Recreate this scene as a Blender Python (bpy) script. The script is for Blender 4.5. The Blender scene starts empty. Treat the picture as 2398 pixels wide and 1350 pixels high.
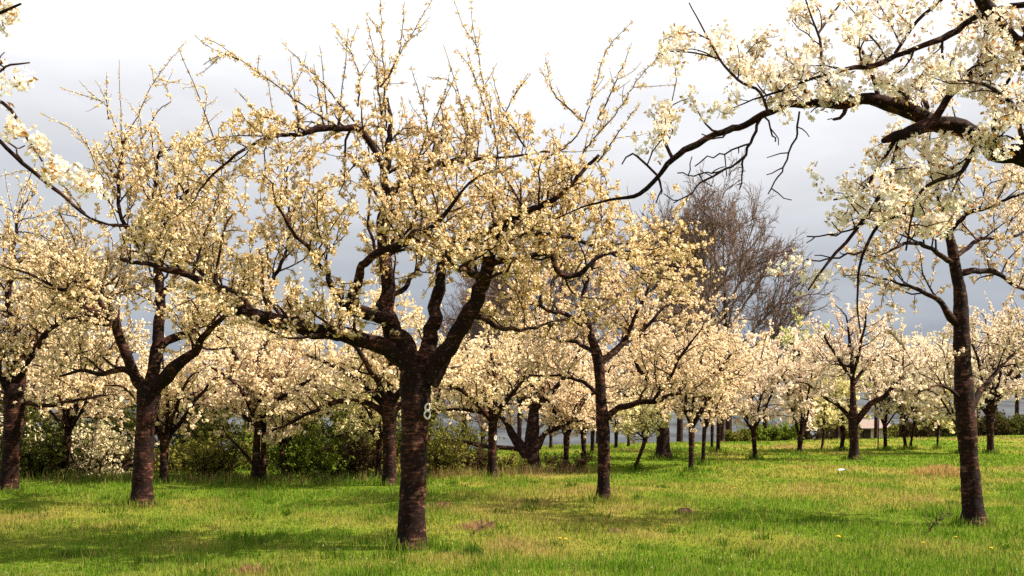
import bpy, math
import numpy as np
from math import radians, sin, cos, pi

# ------------------------------------------------------------------ camera, world, sun, exposure
SC = bpy.context.scene
COL = SC.collection
F, CX, HY, CH = 2331.0, 1199.0, 937.0, 1.64      # photo focal length (px), centre, eye level row, eye height (m)
cam_d = bpy.data.cameras.new('camera'); cam = bpy.data.objects.new('camera', cam_d); COL.objects.link(cam)
cam.location = (0, 0, CH); cam.rotation_euler = (pi/2, 0, 0)
cam_d.sensor_width = 36.0; cam_d.lens = 36.0*F/2398.0; cam_d.shift_y = (HY-675.0)/2398.0
cam_d.clip_start = 0.05; cam_d.clip_end = 20000
SC.camera = cam
SUN_EL, SUN_AZ = radians(44), radians(-6)          # azimuth from +X (right) towards +Y (ahead)
sv = np.array([cos(SUN_EL)*cos(SUN_AZ), cos(SUN_EL)*sin(SUN_AZ), sin(SUN_EL)])
W = bpy.data.worlds.new('World'); SC.world = W; W.use_nodes = True
nt = W.node_tree; nt.nodes.clear()
def N(t, **k):
    n = nt.nodes.new(t)
    for a, b in k.items(): setattr(n, a, b)
    return n
L = lambda a, b: nt.links.new(a, b)
out = N('ShaderNodeOutputWorld'); bg = N('ShaderNodeBackground'); bg.inputs[1].default_value = 0.1
sky = N('ShaderNodeTexSky', sky_type='NISHITA', sun_disc=False)
sky.sun_elevation = SUN_EL; sky.sun_rotation = pi/2 - SUN_AZ
tc = N('ShaderNodeTexCoord'); sep = N('ShaderNodeSeparateXYZ'); L(tc.outputs['Generated'], sep.inputs[0])
mp = N('ShaderNodeMapping'); mp.inputs['Scale'].default_value = (1.0, 1.0, 3.2); L(tc.outputs['Generated'], mp.inputs[0])
nz = N('ShaderNodeTexNoise'); nz.inputs['Scale'].default_value = 2.3; nz.inputs['Detail'].default_value = 5; nz.inputs['Roughness'].default_value = 0.52
L(mp.outputs[0], nz.inputs['Vector'])
m1 = N('ShaderNodeMath', operation='MULTIPLY_ADD'); L(nz.outputs['Fac'], m1.inputs[0]); m1.inputs[1].default_value = 0.32; m1.inputs[2].default_value = -0.155
m2 = N('ShaderNodeMath', operation='ADD'); L(sep.outputs['Z'], m2.inputs[0]); L(m1.outputs[0], m2.inputs[1])
rp = N('ShaderNodeValToRGB'); L(m2.outputs[0], rp.inputs[0])
els = rp.color_ramp.elements
els[0].position = 0.0; els[0].color = (0.20, 0.23, 0.31, 1)
els[1].position = 0.36; els[1].color = (0.88, 0.875, 0.88, 1)
for p_, c_ in ((0.08, (0.26, 0.285, 0.335, 1)), (0.145, (0.395, 0.41, 0.445, 1)), (0.225, (0.56, 0.565, 0.585, 1)), (0.29, (0.70, 0.70, 0.72, 1)), (0.46, (0.97, 0.96, 0.96, 1)), (0.75, (0.74, 0.74, 0.75, 1))):
    e = els.new(p_); e.color = c_
sc_ = N('ShaderNodeVectorMath', operation='SCALE'); L(rp.outputs[0], sc_.inputs[0]); sc_.inputs['Scale'].default_value = 5.1
mx = N('ShaderNodeMix', data_type='RGBA'); mx.inputs['Factor'].default_value = 0.96
L(sky.outputs[0], mx.inputs['A']); L(sc_.outputs[0], mx.inputs['B'])
L(mx.outputs['Result'], bg.inputs[0]); L(bg.outputs[0], out.inputs[0])
sd = bpy.data.lights.new('sun', 'SUN'); sd.energy = 5.0; sd.angle = radians(0.6); sd.color = (1.0, 0.88, 0.70)
so = bpy.data.objects.new('sun', sd); COL.objects.link(so)
import mathutils
so.rotation_euler = mathutils.Vector(-sv).to_track_quat('-Z', 'Y').to_euler()
so.location = (30, 8, 32)
SC.view_settings.view_transform = 'Standard'; SC.view_settings.look = 'None'
SC.view_settings.exposure = 1.4; SC.view_settings.gamma = 1.0; SC.view_settings.use_curve_mapping = False
SC.render.engine = 'CYCLES'
SC.cycles.max_bounces = 5; SC.cycles.diffuse_bounces = 3; SC.cycles.transmission_bounces = 3
SC.cycles.use_adaptive_sampling = True; SC.cycles.use_denoising = False

# ------------------------------------------------------------------ helpers
def hash3(i, j, k, seed):
    h = (i*374761393 + j*668265263 + k*2147483647 + seed*1274126177) & 0xffffffff
    h = ((h ^ (h >> 13))*1274126177) & 0xffffffff
    h = h ^ (h >> 16)
    return (h & 0xffff)/65535.0
def vnoise(P, seed=0):
    P = np.asarray(P, float); fl = np.floor(P); I = fl.astype(np.int64); f = P-fl; f = f*f*(3-2*f)
    r = 0
    for a in (0, 1):
        for b in (0, 1):
            for c in (0, 1):
                w = (f[:, 0] if a else 1-f[:, 0])*(f[:, 1] if b else 1-f[:, 1])*(f[:, 2] if c else 1-f[:, 2])
                r = r + w*hash3(I[:, 0]+a, I[:, 1]+b, I[:, 2]+c, seed)
    return r
def fbm(P, seed=0, octs=3):
    s, a, t = 0, 0.5, 0
    P = np.asarray(P, float)
    for o in range(octs):
        s = s+a*vnoise(P*(2**o)+o*17.3, seed+o); t += a; a *= 0.5
    return s/t
def noise2(x, y, seed=0, octs=2):
    x = np.asarray(x, float); y = np.asarray(y, float)
    return fbm(np.stack([x.ravel(), y.ravel(), np.zeros(x.size)], 1), seed, octs).reshape(x.shape)
def unit(v):
    v = np.asarray(v, float); return v/(np.linalg.norm(v)+1e-9)

def make_mesh(name, V, faces, col=None, smooth=True, mats=()):
    """faces: list of int arrays (n,3) or (n,4)"""
    me = bpy.data.meshes.new(name)
    V = np.asarray(V, np.float32)
    faces = [np.asarray(f, np.int32) for f in faces if len(f)]
    me.vertices.add(len(V)); me.vertices.foreach_set('co', V.ravel())
    nl = sum(f.size for f in faces); nf = sum(len(f) for f in faces)
    me.loops.add(nl); me.loops.foreach_set('vertex_index', np.concatenate([f.ravel() for f in faces]))
    me.polygons.add(nf)
    tot = np.concatenate([np.full(len(f), f.shape[1], np.int32) for f in faces])
    me.polygons.foreach_set('loop_start', np.concatenate([[0], np.cumsum(tot)[:-1]]).astype(np.int32))
    me.polygons.foreach_set('use_smooth', np.full(nf, smooth))
    if col is not None:
        a = me.color_attributes.new('col', 'FLOAT_COLOR', 'POINT')
        c = np.ones((len(V), 4), np.float32); c[:, :3] = col
        a.data.foreach_set('color', c.ravel())
    for m in mats: me.materials.append(m)
    me.update(calc_edges=True); me.validate()
    return me
def obj(name, me, parent=None, loc=None, **props):
    o = bpy.data.objects.new(name, me); COL.objects.link(o)
    if parent is not None: o.parent = parent
    if loc is not None: o.location = loc
    for k, v in props.items():
        if v: o[k] = v
    return o
def thing(name, loc, label, category, group=None):
    return obj(name, None, None, loc, label=label, category=category, group=group)

class Acc:
    def __init__(s): s.V = []; s.Q = []; s.T = []; s.C = []; s.n = 0
    def add(s, V, Q=None, T=None, C=None):
        if Q is not None and len(Q): s.Q.append(np.asarray(Q)+s.n)
        if T is not None and len(T): s.T.append(np.asarray(T)+s.n)
        s.V.append(V); s.n += len(V)
        if C is not None: s.C.append(np.broadcast_to(np.asarray(C, float), (len(V), 3)))
    def mesh(s, name, mat, smooth=True):
        fs = []
        if s.Q: fs.append(np.concatenate(s.Q))
        if s.T: fs.append(np.concatenate(s.T))
        return make_mesh(name, np.concatenate(s.V), fs, np.concatenate(s.C) if s.C else None, smooth, (mat,))
def tube(P, R, sides, rough=0.0, seed=0, freq=6.0, cap=False):
    P = np.asarray(P, float); R = np.asarray(R, float)
    T = np.gradient(P, axis=0); T /= np.linalg.norm(T, axis=1)[:, None]+1e-9
    m = np.abs(T.mean(0)); ref = np.zeros(3); ref[int(np.argmin(m))] = 1
    A = np.cross(T, ref); A /= np.linalg.norm(A, axis=1)[:, None]+1e-9
    B = np.cross(T, A)
    th = np.arange(sides)*2*pi/sides
    D = A[:, None]*np.cos(th)[None, :, None] + B[:, None]*np.sin(th)[None, :, None]
    rr = np.repeat(R[:, None], sides, 1)
    if rough:
        Q = (P[:, None]+D*R[:, None, None]*0.9).reshape(-1, 3)
        n = fbm(Q*freq, seed, 3).reshape(rr.shape)-0.5
        n2 = fbm(Q*freq*4, seed+9, 2).reshape(rr.shape)-0.5
        rr = rr*(1+rough*2*n+rough*1.1*n2)
    V = (P[:, None]+D*rr[:, :, None]).reshape(-1, 3)
    n = len(P); i = np.arange(n-1)[:, None]*sides; j = np.arange(sides)[None]; k = (j+1) % sides
    Q = np.stack([i+j, i+k, i+sides+k, i+sides+j], -1).reshape(-1, 4)
    Tt = None
    if cap:
        V = np.vstack([V, P[-1]+T[-1]*R[-1]*0.25]); c = len(V)-1; b = (n-1)*sides
        Tt = np.stack([b+j[0], b+k[0], np.full(sides, c)], 1)
    return V, Q, Tt
def smooth_path(P, step):
    """Catmull-Rom through P (n,k), resampled about every `step` along the first three columns"""
    P = np.asarray(P, float)
    if len(P) < 3:
        n = max(2, int(np.linalg.norm(P[1, :3]-P[0, :3])/step)+1); t = np.linspace(0, 1, n)[:, None]
        return P[0]*(1-t)+P[1]*t
    E = np.vstack([2*P[0]-P[1], P, 2*P[-1]-P[-2]]); outp = []
    for i in range(1, len(E)-2):
        a, b, c, d = E[i-1:i+3]; n = max(2, int(np.linalg.norm(c[:3]-b[:3])/step)+1)
        t = np.linspace(0, 1, n, endpoint=False)[:, None]
        outp.append(0.5*(2*b+(c-a)*t+(2*a-5*b+4*c-d)*t**2+(3*b-a-3*c+d)*t**3))
    return np.vstack(outp+[P[-1:]])

# ------------------------------------------------------------------ terrain
def terrain(x, y):
    x = np.asarray(x, float); y = np.asarray(y, float)
    px = CX+F*x/np.maximum(y, 6.0)
    dc = np.interp(px, [0, 900, 1150, 1300, 1500, 1750, 2000, 2400], [25, 25, 26, 29, 31, 33, 36, 41])
    z = 0.05*(noise2(x*0.55, y*0.55, 3)-0.5)+0.14*(noise2(x*0.17+5, y*0.17, 8)-0.5)
    D = np.maximum(y-dc, 0)
    z = z*np.clip(1-D/60, 0, 1)-22*(1-np.exp(-(D/110.0)**2))
    # shallow ditch behind the old forked tree in the middle of the orchard
    z = z-0.28*np.exp(-((y-24.6)/1.0)**2)*np.clip((x+1.0)/1.0, 0, 1)*np.clip((4.2-x)/1.5, 0, 1)
    return z
def ray_ground(px, py):
    d = np.arange(7.5, 90, 0.03)
    g = terrain((px-CX)/F*d, d)-(CH-(py-HY)/F*d)
    i = np.argmax(g > 0)
    if not (g > 0).any(): return 40.0
    return float(d[i])
def pw(px, py, d): return np.array([(px-CX)/F*d, d, CH-(py-HY)/F*d])

# ------------------------------------------------------------------ materials
def mat(name):
    m = bpy.data.materials.new(name); m.use_nodes = True; t = m.node_tree; t.nodes.clear()
    o = t.nodes.new('ShaderNodeOutputMaterial')
    return m, t, o
def node(t, typ, **k):
    n = t.nodes.new(typ)
    for a, b in k.items():
        if a.startswith('i_'): n.inputs[a[2:].replace('_', ' ')].default_value = b
        else: setattr(n, a, b)
    return n
def ramp(t, src, stops):
    r = node(t, 'ShaderNodeValToRGB'); t.links.new(src, r.inputs[0]); e = r.color_ramp.elements
    e[0].position, e[0].color = stops[0][0], (*stops[0][1], 1); e[1].position, e[1].color = stops[-1][0], (*stops[-1][1], 1)
    for p, c in stops[1:-1]:
        x = e.new(p); x.color = (*c, 1)
    return r.outputs[0]
def leaf_mat(name, trans):
    m, t, o = mat(name)
    a = node(t, 'ShaderNodeAttribute', attribute_name='col')
    d = node(t, 'ShaderNodeBsdfDiffuse'); tr = node(t, 'ShaderNodeBsdfTranslucent'); mixs = node(t, 'ShaderNodeMixShader')
    mixs.inputs[0].default_value = trans
    t.links.new(a.outputs['Color'], d.inputs[0]); t.links.new(a.outputs['Color'], tr.inputs[0])
    t.links.new(d.outputs[0], mixs.inputs[1]); t.links.new(tr.outputs[0], mixs.inputs[2]); t.links.new(mixs.outputs[0], o.inputs[0])
    return m
M_BLOSSOM = leaf_mat('blossom', 0.40)
M_LEAF = leaf_mat('leaf', 0.35)
M_GRASS = leaf_mat('grass_blade', 0.48)
def bark_mat(name, dark, mid, pale, lichen, sc=1.0):
    m, t, o = mat(name)
    tc = node(t, 'ShaderNodeTexCoord')
    mp = node(t, 'ShaderNodeMapping'); mp.inputs['Scale'].default_value = (sc*2.6, sc*2.6, sc*9)
    t.links.new(tc.outputs['Object'], mp.inputs[0])
    n1 = node(t, 'ShaderNodeTexNoise', i_Scale=3.0, i_Detail=6.0, i_Roughness=0.65); t.links.new(mp.outputs[0], n1.inputs['Vector'])
    n2 = node(t, 'ShaderNodeTexNoise', i_Scale=4.2*sc, i_Detail=5.0, i_Roughness=0.6); t.links.new(tc.outputs['Object'], n2.inputs['Vector'])
    n3 = node(t, 'ShaderNodeTexNoise', i_Scale=34.0*sc, i_Detail=3.0); t.links.new(tc.outputs['Object'], n3.inputs['Vector'])
    base = ramp(t, n1.outputs[0], [(0.42, dark), (0.55, mid), (0.68, pale)])
    patch = ramp(t, n2.outputs[0], [(0.45, (0, 0, 0)), (0.56, (1, 1, 1))])
    mx = node(t, 'ShaderNodeMix', data_type='RGBA'); t.links.new(patch, mx.inputs['Factor'])
    mx.inputs['A'].default_value = (*dark, 1); t.links.new(base, mx.inputs['B'])
    lf = ramp(t, n3.outputs[0], [(0.63, (0, 0, 0)), (0.70, (1, 1, 1))])
    mm = node(t, 'ShaderNodeMath', operation='MULTIPLY'); t.links.new(lf, mm.inputs[0]); mm.inputs[1].default_value = 0.35
    mx2 = node(t, 'ShaderNodeMix', data_type='RGBA'); t.links.new(mm.outputs[0], mx2.inputs['Factor'])
    t.links.new(mx.outputs['Result'], mx2.inputs['A']); mx2.inputs['B'].default_value = (*lichen, 1)
    b = node(t, 'ShaderNodeBsdfPrincipled', i_Roughness=0.85); b.inputs['Specular IOR Level'].default_value = 0.15
    bp = node(t, 'ShaderNodeBump', i_Strength=0.9, i_Distance=0.02)
    add = node(t, 'ShaderNodeMath', operation='ADD'); t.links.new(n1.outputs[0], add.inputs[0]); t.links.new(n2.outputs[0], add.inputs[1])
    t.links.new(add.outputs[0], bp.inputs['Height']); t.links.new(bp.outputs[0], b.inputs['Normal'])
    t.links.new(mx2.outputs['Result'], b.inputs['Base Color']); t.links.new(b.outputs[0], o.inputs[0])
    return m
M_BARK = bark_mat('cherry_bark', (0.0085, 0.0024, 0.0022), (0.038, 0.010, 0.006), (0.19, 0.10, 0.064), (0.22, 0.18, 0.10))
M_OLD = bark_mat('old_bark', (0.014, 0.0045, 0.004), (0.032, 0.014, 0.010), (0.11, 0.07, 0.05), (0.12, 0.12, 0.05), 0.8)
def plain(name, c, rough=0.8, var=0.3, scale=8.0):
    m, t, o = mat(name)
    tc = node(t, 'ShaderNodeTexCoord'); n = node(t, 'ShaderNodeTexNoise', i_Scale=scale, i_Detail=4.0); t.links.new(tc.outputs['Object'], n.inputs['Vector'])
    lo = tuple(x*(1-var) for x in c); hi = tuple(min(1, x*(1+var)) for x in c)
    b = node(t, 'ShaderNodeBsdfPrincipled', i_Roughness=rough); b.inputs['Specular IOR Level'].default_value = 0.2
    t.links.new(ramp(t, n.outputs[0], [(0.3, lo), (0.7, hi)]), b.inputs['Base Color']); t.links.new(b.outputs[0], o.inputs[0])
    return m
M_TWIG = plain('twig', (0.030, 0.011, 0.009), 0.8, 0.5, 5.0)
M_BARE = plain('bare_twig', (0.13, 0.082, 0.064), 0.9, 0.25, 1.0)
M_PAINT = plain('white_paint', (0.66, 0.63, 0.58), 0.8, 0.45, 45.0)
M_PLANK = plain('weathered_plank', (0.36, 0.32, 0.31), 0.85, 0.3, 9.0)
M_DARKW_SHADE = plain('dark_wood_and_shade', (0.03, 0.02, 0.018), 0.9, 0.4, 5.0)
M_ROOF = plain('roof_sheet', (0.22, 0.17, 0.15), 0.7, 0.15, 6.0)
M_SOIL = plain('soil', (0.075, 0.04, 0.022), 1.0, 0.5, 25.0)

# ------------------------------------------------------------------ ground, hills
def dryness(x, y):
    """0 lush green .. 1 dry, from patches in the meadow"""
    n = noise2(x*0.30, y*0.22, 21, 3); n2 = noise2(x*1.3, y*0.9, 33, 2)
    g = lambda cx, cy, sx, sy: np.exp(-((x-cx)/sx)**2-((y-cy)/sy)**2)
    dr = (n-0.50)*2.0+(n2-0.5)*1.2+0.10
    dr = dr+0.32*g(0.7, 13.8, 2.3, 2.2)+0.25*g(3.6, 12.0, 3.5, 2.2)+0.35*g(-4.2, 16.5, 3.2, 1.1)+0.3*g(5.5, 19, 5, 3)+0.35*g(-3.2, 9.7, .7, .5)
    dr = dr-0.5*g(0.2, 9.7, 2.6, 0.9)-0.45*g(-5.3, 17.8, 3.5, 1.0)-0.35*g(2.4, 9.4, 2.0, 0.5)-0.35*g(-1.2, 11, 0.8, 0.5)-0.3*g(9, 26.0, 5, 1.8)
    return np.clip(dr, 0, 1)
GREEN = np.array([0.148, 0.234, 0.026]); YEL = np.array([0.275, 0.290, 0.052]); STRAW = np.array([0.36, 0.28, 0.10]); PINK = np.array([0.30, 0.205, 0.095])
def grass_col(x, y):
    d = dryness(x, y)[..., None]; k = noise2(x*0.8, y*0.8, 51, 2)[..., None]
    c = GREEN*(1-np.clip(d*2, 0, 1))+YEL*np.clip(d*2, 0, 1)
    dry = STRAW*(1-np.clip((k-0.42)*6, 0, 1))+PINK*np.clip((k-0.42)*6, 0, 1)
    f = np.clip(d*1.9-0.95, 0, 0.75)
    return c*(1-f)+dry*f
def axis(lo, hi, step, far_lo, far_hi, g=1.22):
    c = list(np.arange(lo, hi+1e-6, step)); s = step; a = c[-1]
    while a < far_hi: s *= g; a += s; c.append(a)
    s = step; a = c[0]
    while a > far_lo: s *= g; a -= s; c.insert(0, a)
    return np.array(c)
gx = axis(-16, 24, 0.3, -2150, 2150); gy = axis(6, 46, 0.3, -150, 1480)
X, Y = np.meshgrid(gx, gy); Z = terrain(X, Y)
nx, ny = len(gx), len(gy); ii = (np.arange(ny-1)[:, None]*nx+np.arange(nx-1)[None])
Qg = np.stack([ii, ii+1, ii+nx+1, ii+nx], -1).reshape(-1, 4)
gc = grass_col(X, Y)*0.75
m, t, o = mat('meadow')
a = node(t, 'ShaderNodeAttribute', attribute_name='col'); tcn = node(t, 'ShaderNodeTexCoord')
nn = node(t, 'ShaderNodeTexNoise', i_Scale=9.0, i_Detail=8.0, i_Roughness=0.75); t.links.new(tcn.outputs['Object'], nn.inputs['Vector'])
mxn = node(t, 'ShaderNodeMix', data_type='RGBA', blend_type='MULTIPLY'); mxn.inputs['Factor'].default_value = 1.0
t.links.new(a.outputs['Color'], mxn.inputs['A']); t.links.new(ramp(t, nn.outputs[0], [(0.3, (0.55, 0.5, 0.4)), (0.7, (1.35, 1.3, 1.3))]), mxn.inputs['B'])
bs = node(t, 'ShaderNodeBsdfDiffuse'); t.links.new(mxn.outputs['Result'], bs.inputs[0])
bp = node(t, 'ShaderNodeBump', i_Strength=1.0, i_Distance=0.06); t.links.new(nn.outputs[0], bp.inputs['Height']); t.links.new(bp.outputs[0], bs.inputs['Normal'])
t.links.new(bs.outputs[0], o.inputs[0])
obj('ground', make_mesh('ground', np.stack([X, Y, Z], -1).reshape(-1, 3), [Qg], gc.reshape(-1, 3), True, (m,)), kind='structure')
hx = np.linspace(-2200, 2200, 120); hy_ = np.geomspace(240, 1500, 26); HX, HYY = np.meshgrid(hx, hy_)
prof = np.sin(np.clip((HYY-240)/900, 0, 1)*pi/2)**1.0
HZ = -26+prof*(38+26*noise2(HX/420, HYY/900, 71, 3))+5*noise2(HX/40, HYY/60, 5, 2)*prof
i2 = (np.arange(25)[:, None]*120+np.arange(119)[None]); Qh = np.stack([i2, i2+1, i2+121, i2+120], -1).reshape(-1, 4)
obj('hills', make_mesh('hills', np.stack([HX, HYY, HZ], -1).reshape(-1, 3), [Qh], None, True, (plain('haze_tint_wooded_hill', (0.050, 0.058, 0.070), 1.0, 0.6, 0.06),)), kind='structure')  # dark woods with a blue cast in the base colour standing in for distance haze

# ------------------------------------------------------------------ blossom cluster templates
def rand_rot(rng, n):
    q = rng.normal(size=(n, 4)); q /= np.linalg.norm(q, axis=1)[:, None]; w, x, y, z = q.T
    return np.stack([np.stack([1-2*(y*y+z*z), 2*(x*y-z*w), 2*(x*z+y*w)], -1), np.stack([2*(x*y+z*w), 1-2*(x*x+z*z), 2*(y*z-x*w)], -1),
                     np.stack([2*(x*z-y*w), 2*(y*z+x*w), 1-2*(x*x+y*y)], -1)], 1)
def frame(n, rng):
    n = unit(n); a = unit(np.cross(n, rng.normal(size=3))); return a, np.cross(n, a), n
def template(rng, lod, leafy):
    V, T, K = [], [], []      # K: 0 petal, 1 leaf, 2 flower eye
    def put(v, tri, k):
        b = len(V); V.extend(v); T.extend([[b+i for i in q] for q in tri]); K.extend([k]*len(v))
    nf = {0: rng.integers(7, 10), 1: rng.integers(6, 9), 2: 5, 3: 4}[lod]
    rad = {0: 0.044, 1: 0.029, 2: 0.040, 3: 0.055}[lod]
    for i in range(nf):
        n = unit(rng.normal(size=3)+[0, 0, -0.1]); c = n*rad*rng.uniform(0.6, 1.15); a, b, n2 = frame(n+rng.normal(size=3)*0.45, rng)
        if lod == 0:
            r = rng.uniform(0.015, 0.019)
            for k in range(5):
                th = k*2*pi/5; w = 0.52
                e = lambda ang, rr, h: c+(a*cos(ang)+b*sin(ang))*rr+n2*h
                put([c+n2*-0.003, e(th-w, r*0.62, 0.002), e(th-0.30, r*1.0, 0.005), e(th+0.30, r*1.0, 0.005), e(th+w, r*0.62, 0.002)], [[0, 1, 2], [0, 2, 3], [0, 3, 4]], 0)
            put([c+n2*0.003+a*0.004, c+n2*0.003-a*0.002+b*0.0035, c+n2*0.003-a*0.002-b*0.0035], [[0, 1, 2]], 2)
        elif lod == 1:
            r = rng.uniform(0.0145, 0.0185)
            ring = [c+(a*cos(q*2*pi/5)+b*sin(q*2*pi/5))*r*rng.uniform(0.8, 1.15) for q in range(5)]
            put(ring, [[0, 1, 2], [0, 2, 3], [0, 3, 4]], 0)
        else:
            r = {2: 0.025, 3: 0.041}[lod]*rng.uniform(0.8, 1.25)
            put([c+a*r, c+b*r*0.9, c-a*r*0.9, c-b*r], [[0, 1, 2], [0, 2, 3]], 0)
    nl = {0: 2, 1: 3, 2: 1, 3: 1}[lod]+(1 if leafy > 0.5 else 0)
    for i in range(nl):
        n = unit(rng.normal(size=3)+[0, 0, 0.5]); a, b, n2 = frame(n, rng)
        l = {0: 0.034, 1: 0.034, 2: 0.040, 3: 0.055}[lod]*rng.uniform(0.7, 1.3)*(0.7+leafy*0.5); w = l*0.24; c0 = n2*rad*0.5
        if lod: put([c0-a*w, c0+a*w*1.2, c0+n2*l+b*l*0.25], [[0, 1, 2]], 1)
        else: put([c0, c0+n2*l*0.5+a*w, c0+n2*l+b*l*0.25, c0+n2*l*0.5-a*w], [[0, 1, 2], [0, 2, 3]], 1)
    return np.array(V), np.array(T), np.array(K)
TPL = {}
def templates(lod, leafy):
    k = (lod, round(leafy, 1))
    if k not in TPL:
        r = np.random.default_rng(lod*7+3); TPL[k] = [template(r, lod, leafy) for _ in range(14)]
    return TPL[k]
def build_clusters(name, rng, pos, scl, lod, petal, leaf, leafy, mat_):
    pos = np.asarray(pos); scl = np.asarray(scl); n = len(pos); acc = Acc()
    tid = rng.integers(0, 14, n); R = rand_rot(rng, n)
    tone = np.clip(rng.normal(0.95, 0.10, n), 0.62, 1.08); warm = rng.uniform(0, 1, n)
    for k, (V, T, K) in enumerate(templates(lod, leafy)):
        s = np.where(tid == k)[0]
        if not len(s): continue
        P = np.einsum('nij,vj->nvi', R[s], V)*scl[s][:, None, None]+pos[s][:, None]
        pc = np.asarray(petal)[None]*tone[s][:, None]*(1-np.outer(warm[s], [0.0, 0.03, 0.10]))
        lc = (np.asarray(leaf[0])[None]*warm[s][:, None]+np.asarray(leaf[1])[None]*(1-warm[s][:, None]))
        C = np.where((K == 1)[None, :, None], lc[:, None], pc[:, None])
        C = np.where((K == 2)[None, :, None], np.array([0.45, 0.38, 0.06]), C)
        Tn = (T[None]+(np.arange(len(s))*len(V))[:, None, None]).reshape(-1, 3)
        acc.add(P.reshape(-1, 3), None, Tn, C.reshape(-1, 3))
    return acc.mesh(name, mat_, False)

# ------------------------------------------------------------------ tree builder
def wander(rng, p, d, Ln, n, wob, trop):
    pts = [np.array(p, float)]; d = unit(d); st = Ln/n
    for _ in range(n):
        d = unit(d+rng.normal(0, wob, 3)+trop); pts.append(pts[-1]+d*st)
    return np.array(pts)
WARM = ((0.90, 0.765, 0.55), ((0.42, 0.23, 0.045), (0.36, 0.25, 0.04)))     # petals, two leaf tones
TAN = ((0.89, 0.74, 0.55), ((0.40, 0.20, 0.07), (0.36, 0.23, 0.05)))
WHITE = ((0.90, 0.80, 0.645), ((0.30, 0.30, 0.07), (0.34, 0.25, 0.08)))
PALE = ((0.90, 0.765, 0.645), ((0.36, 0.22, 0.09), (0.30, 0.28, 0.08)))
CREAM = ((0.93, 0.85, 0.75), ((0.40, 0.17, 0.06), (0.36, 0.24, 0.05)))
GREENISH = ((0.80, 0.74, 0.42), ((0.24, 0.28, 0.04), (0.30, 0.27, 0.05)))

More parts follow.
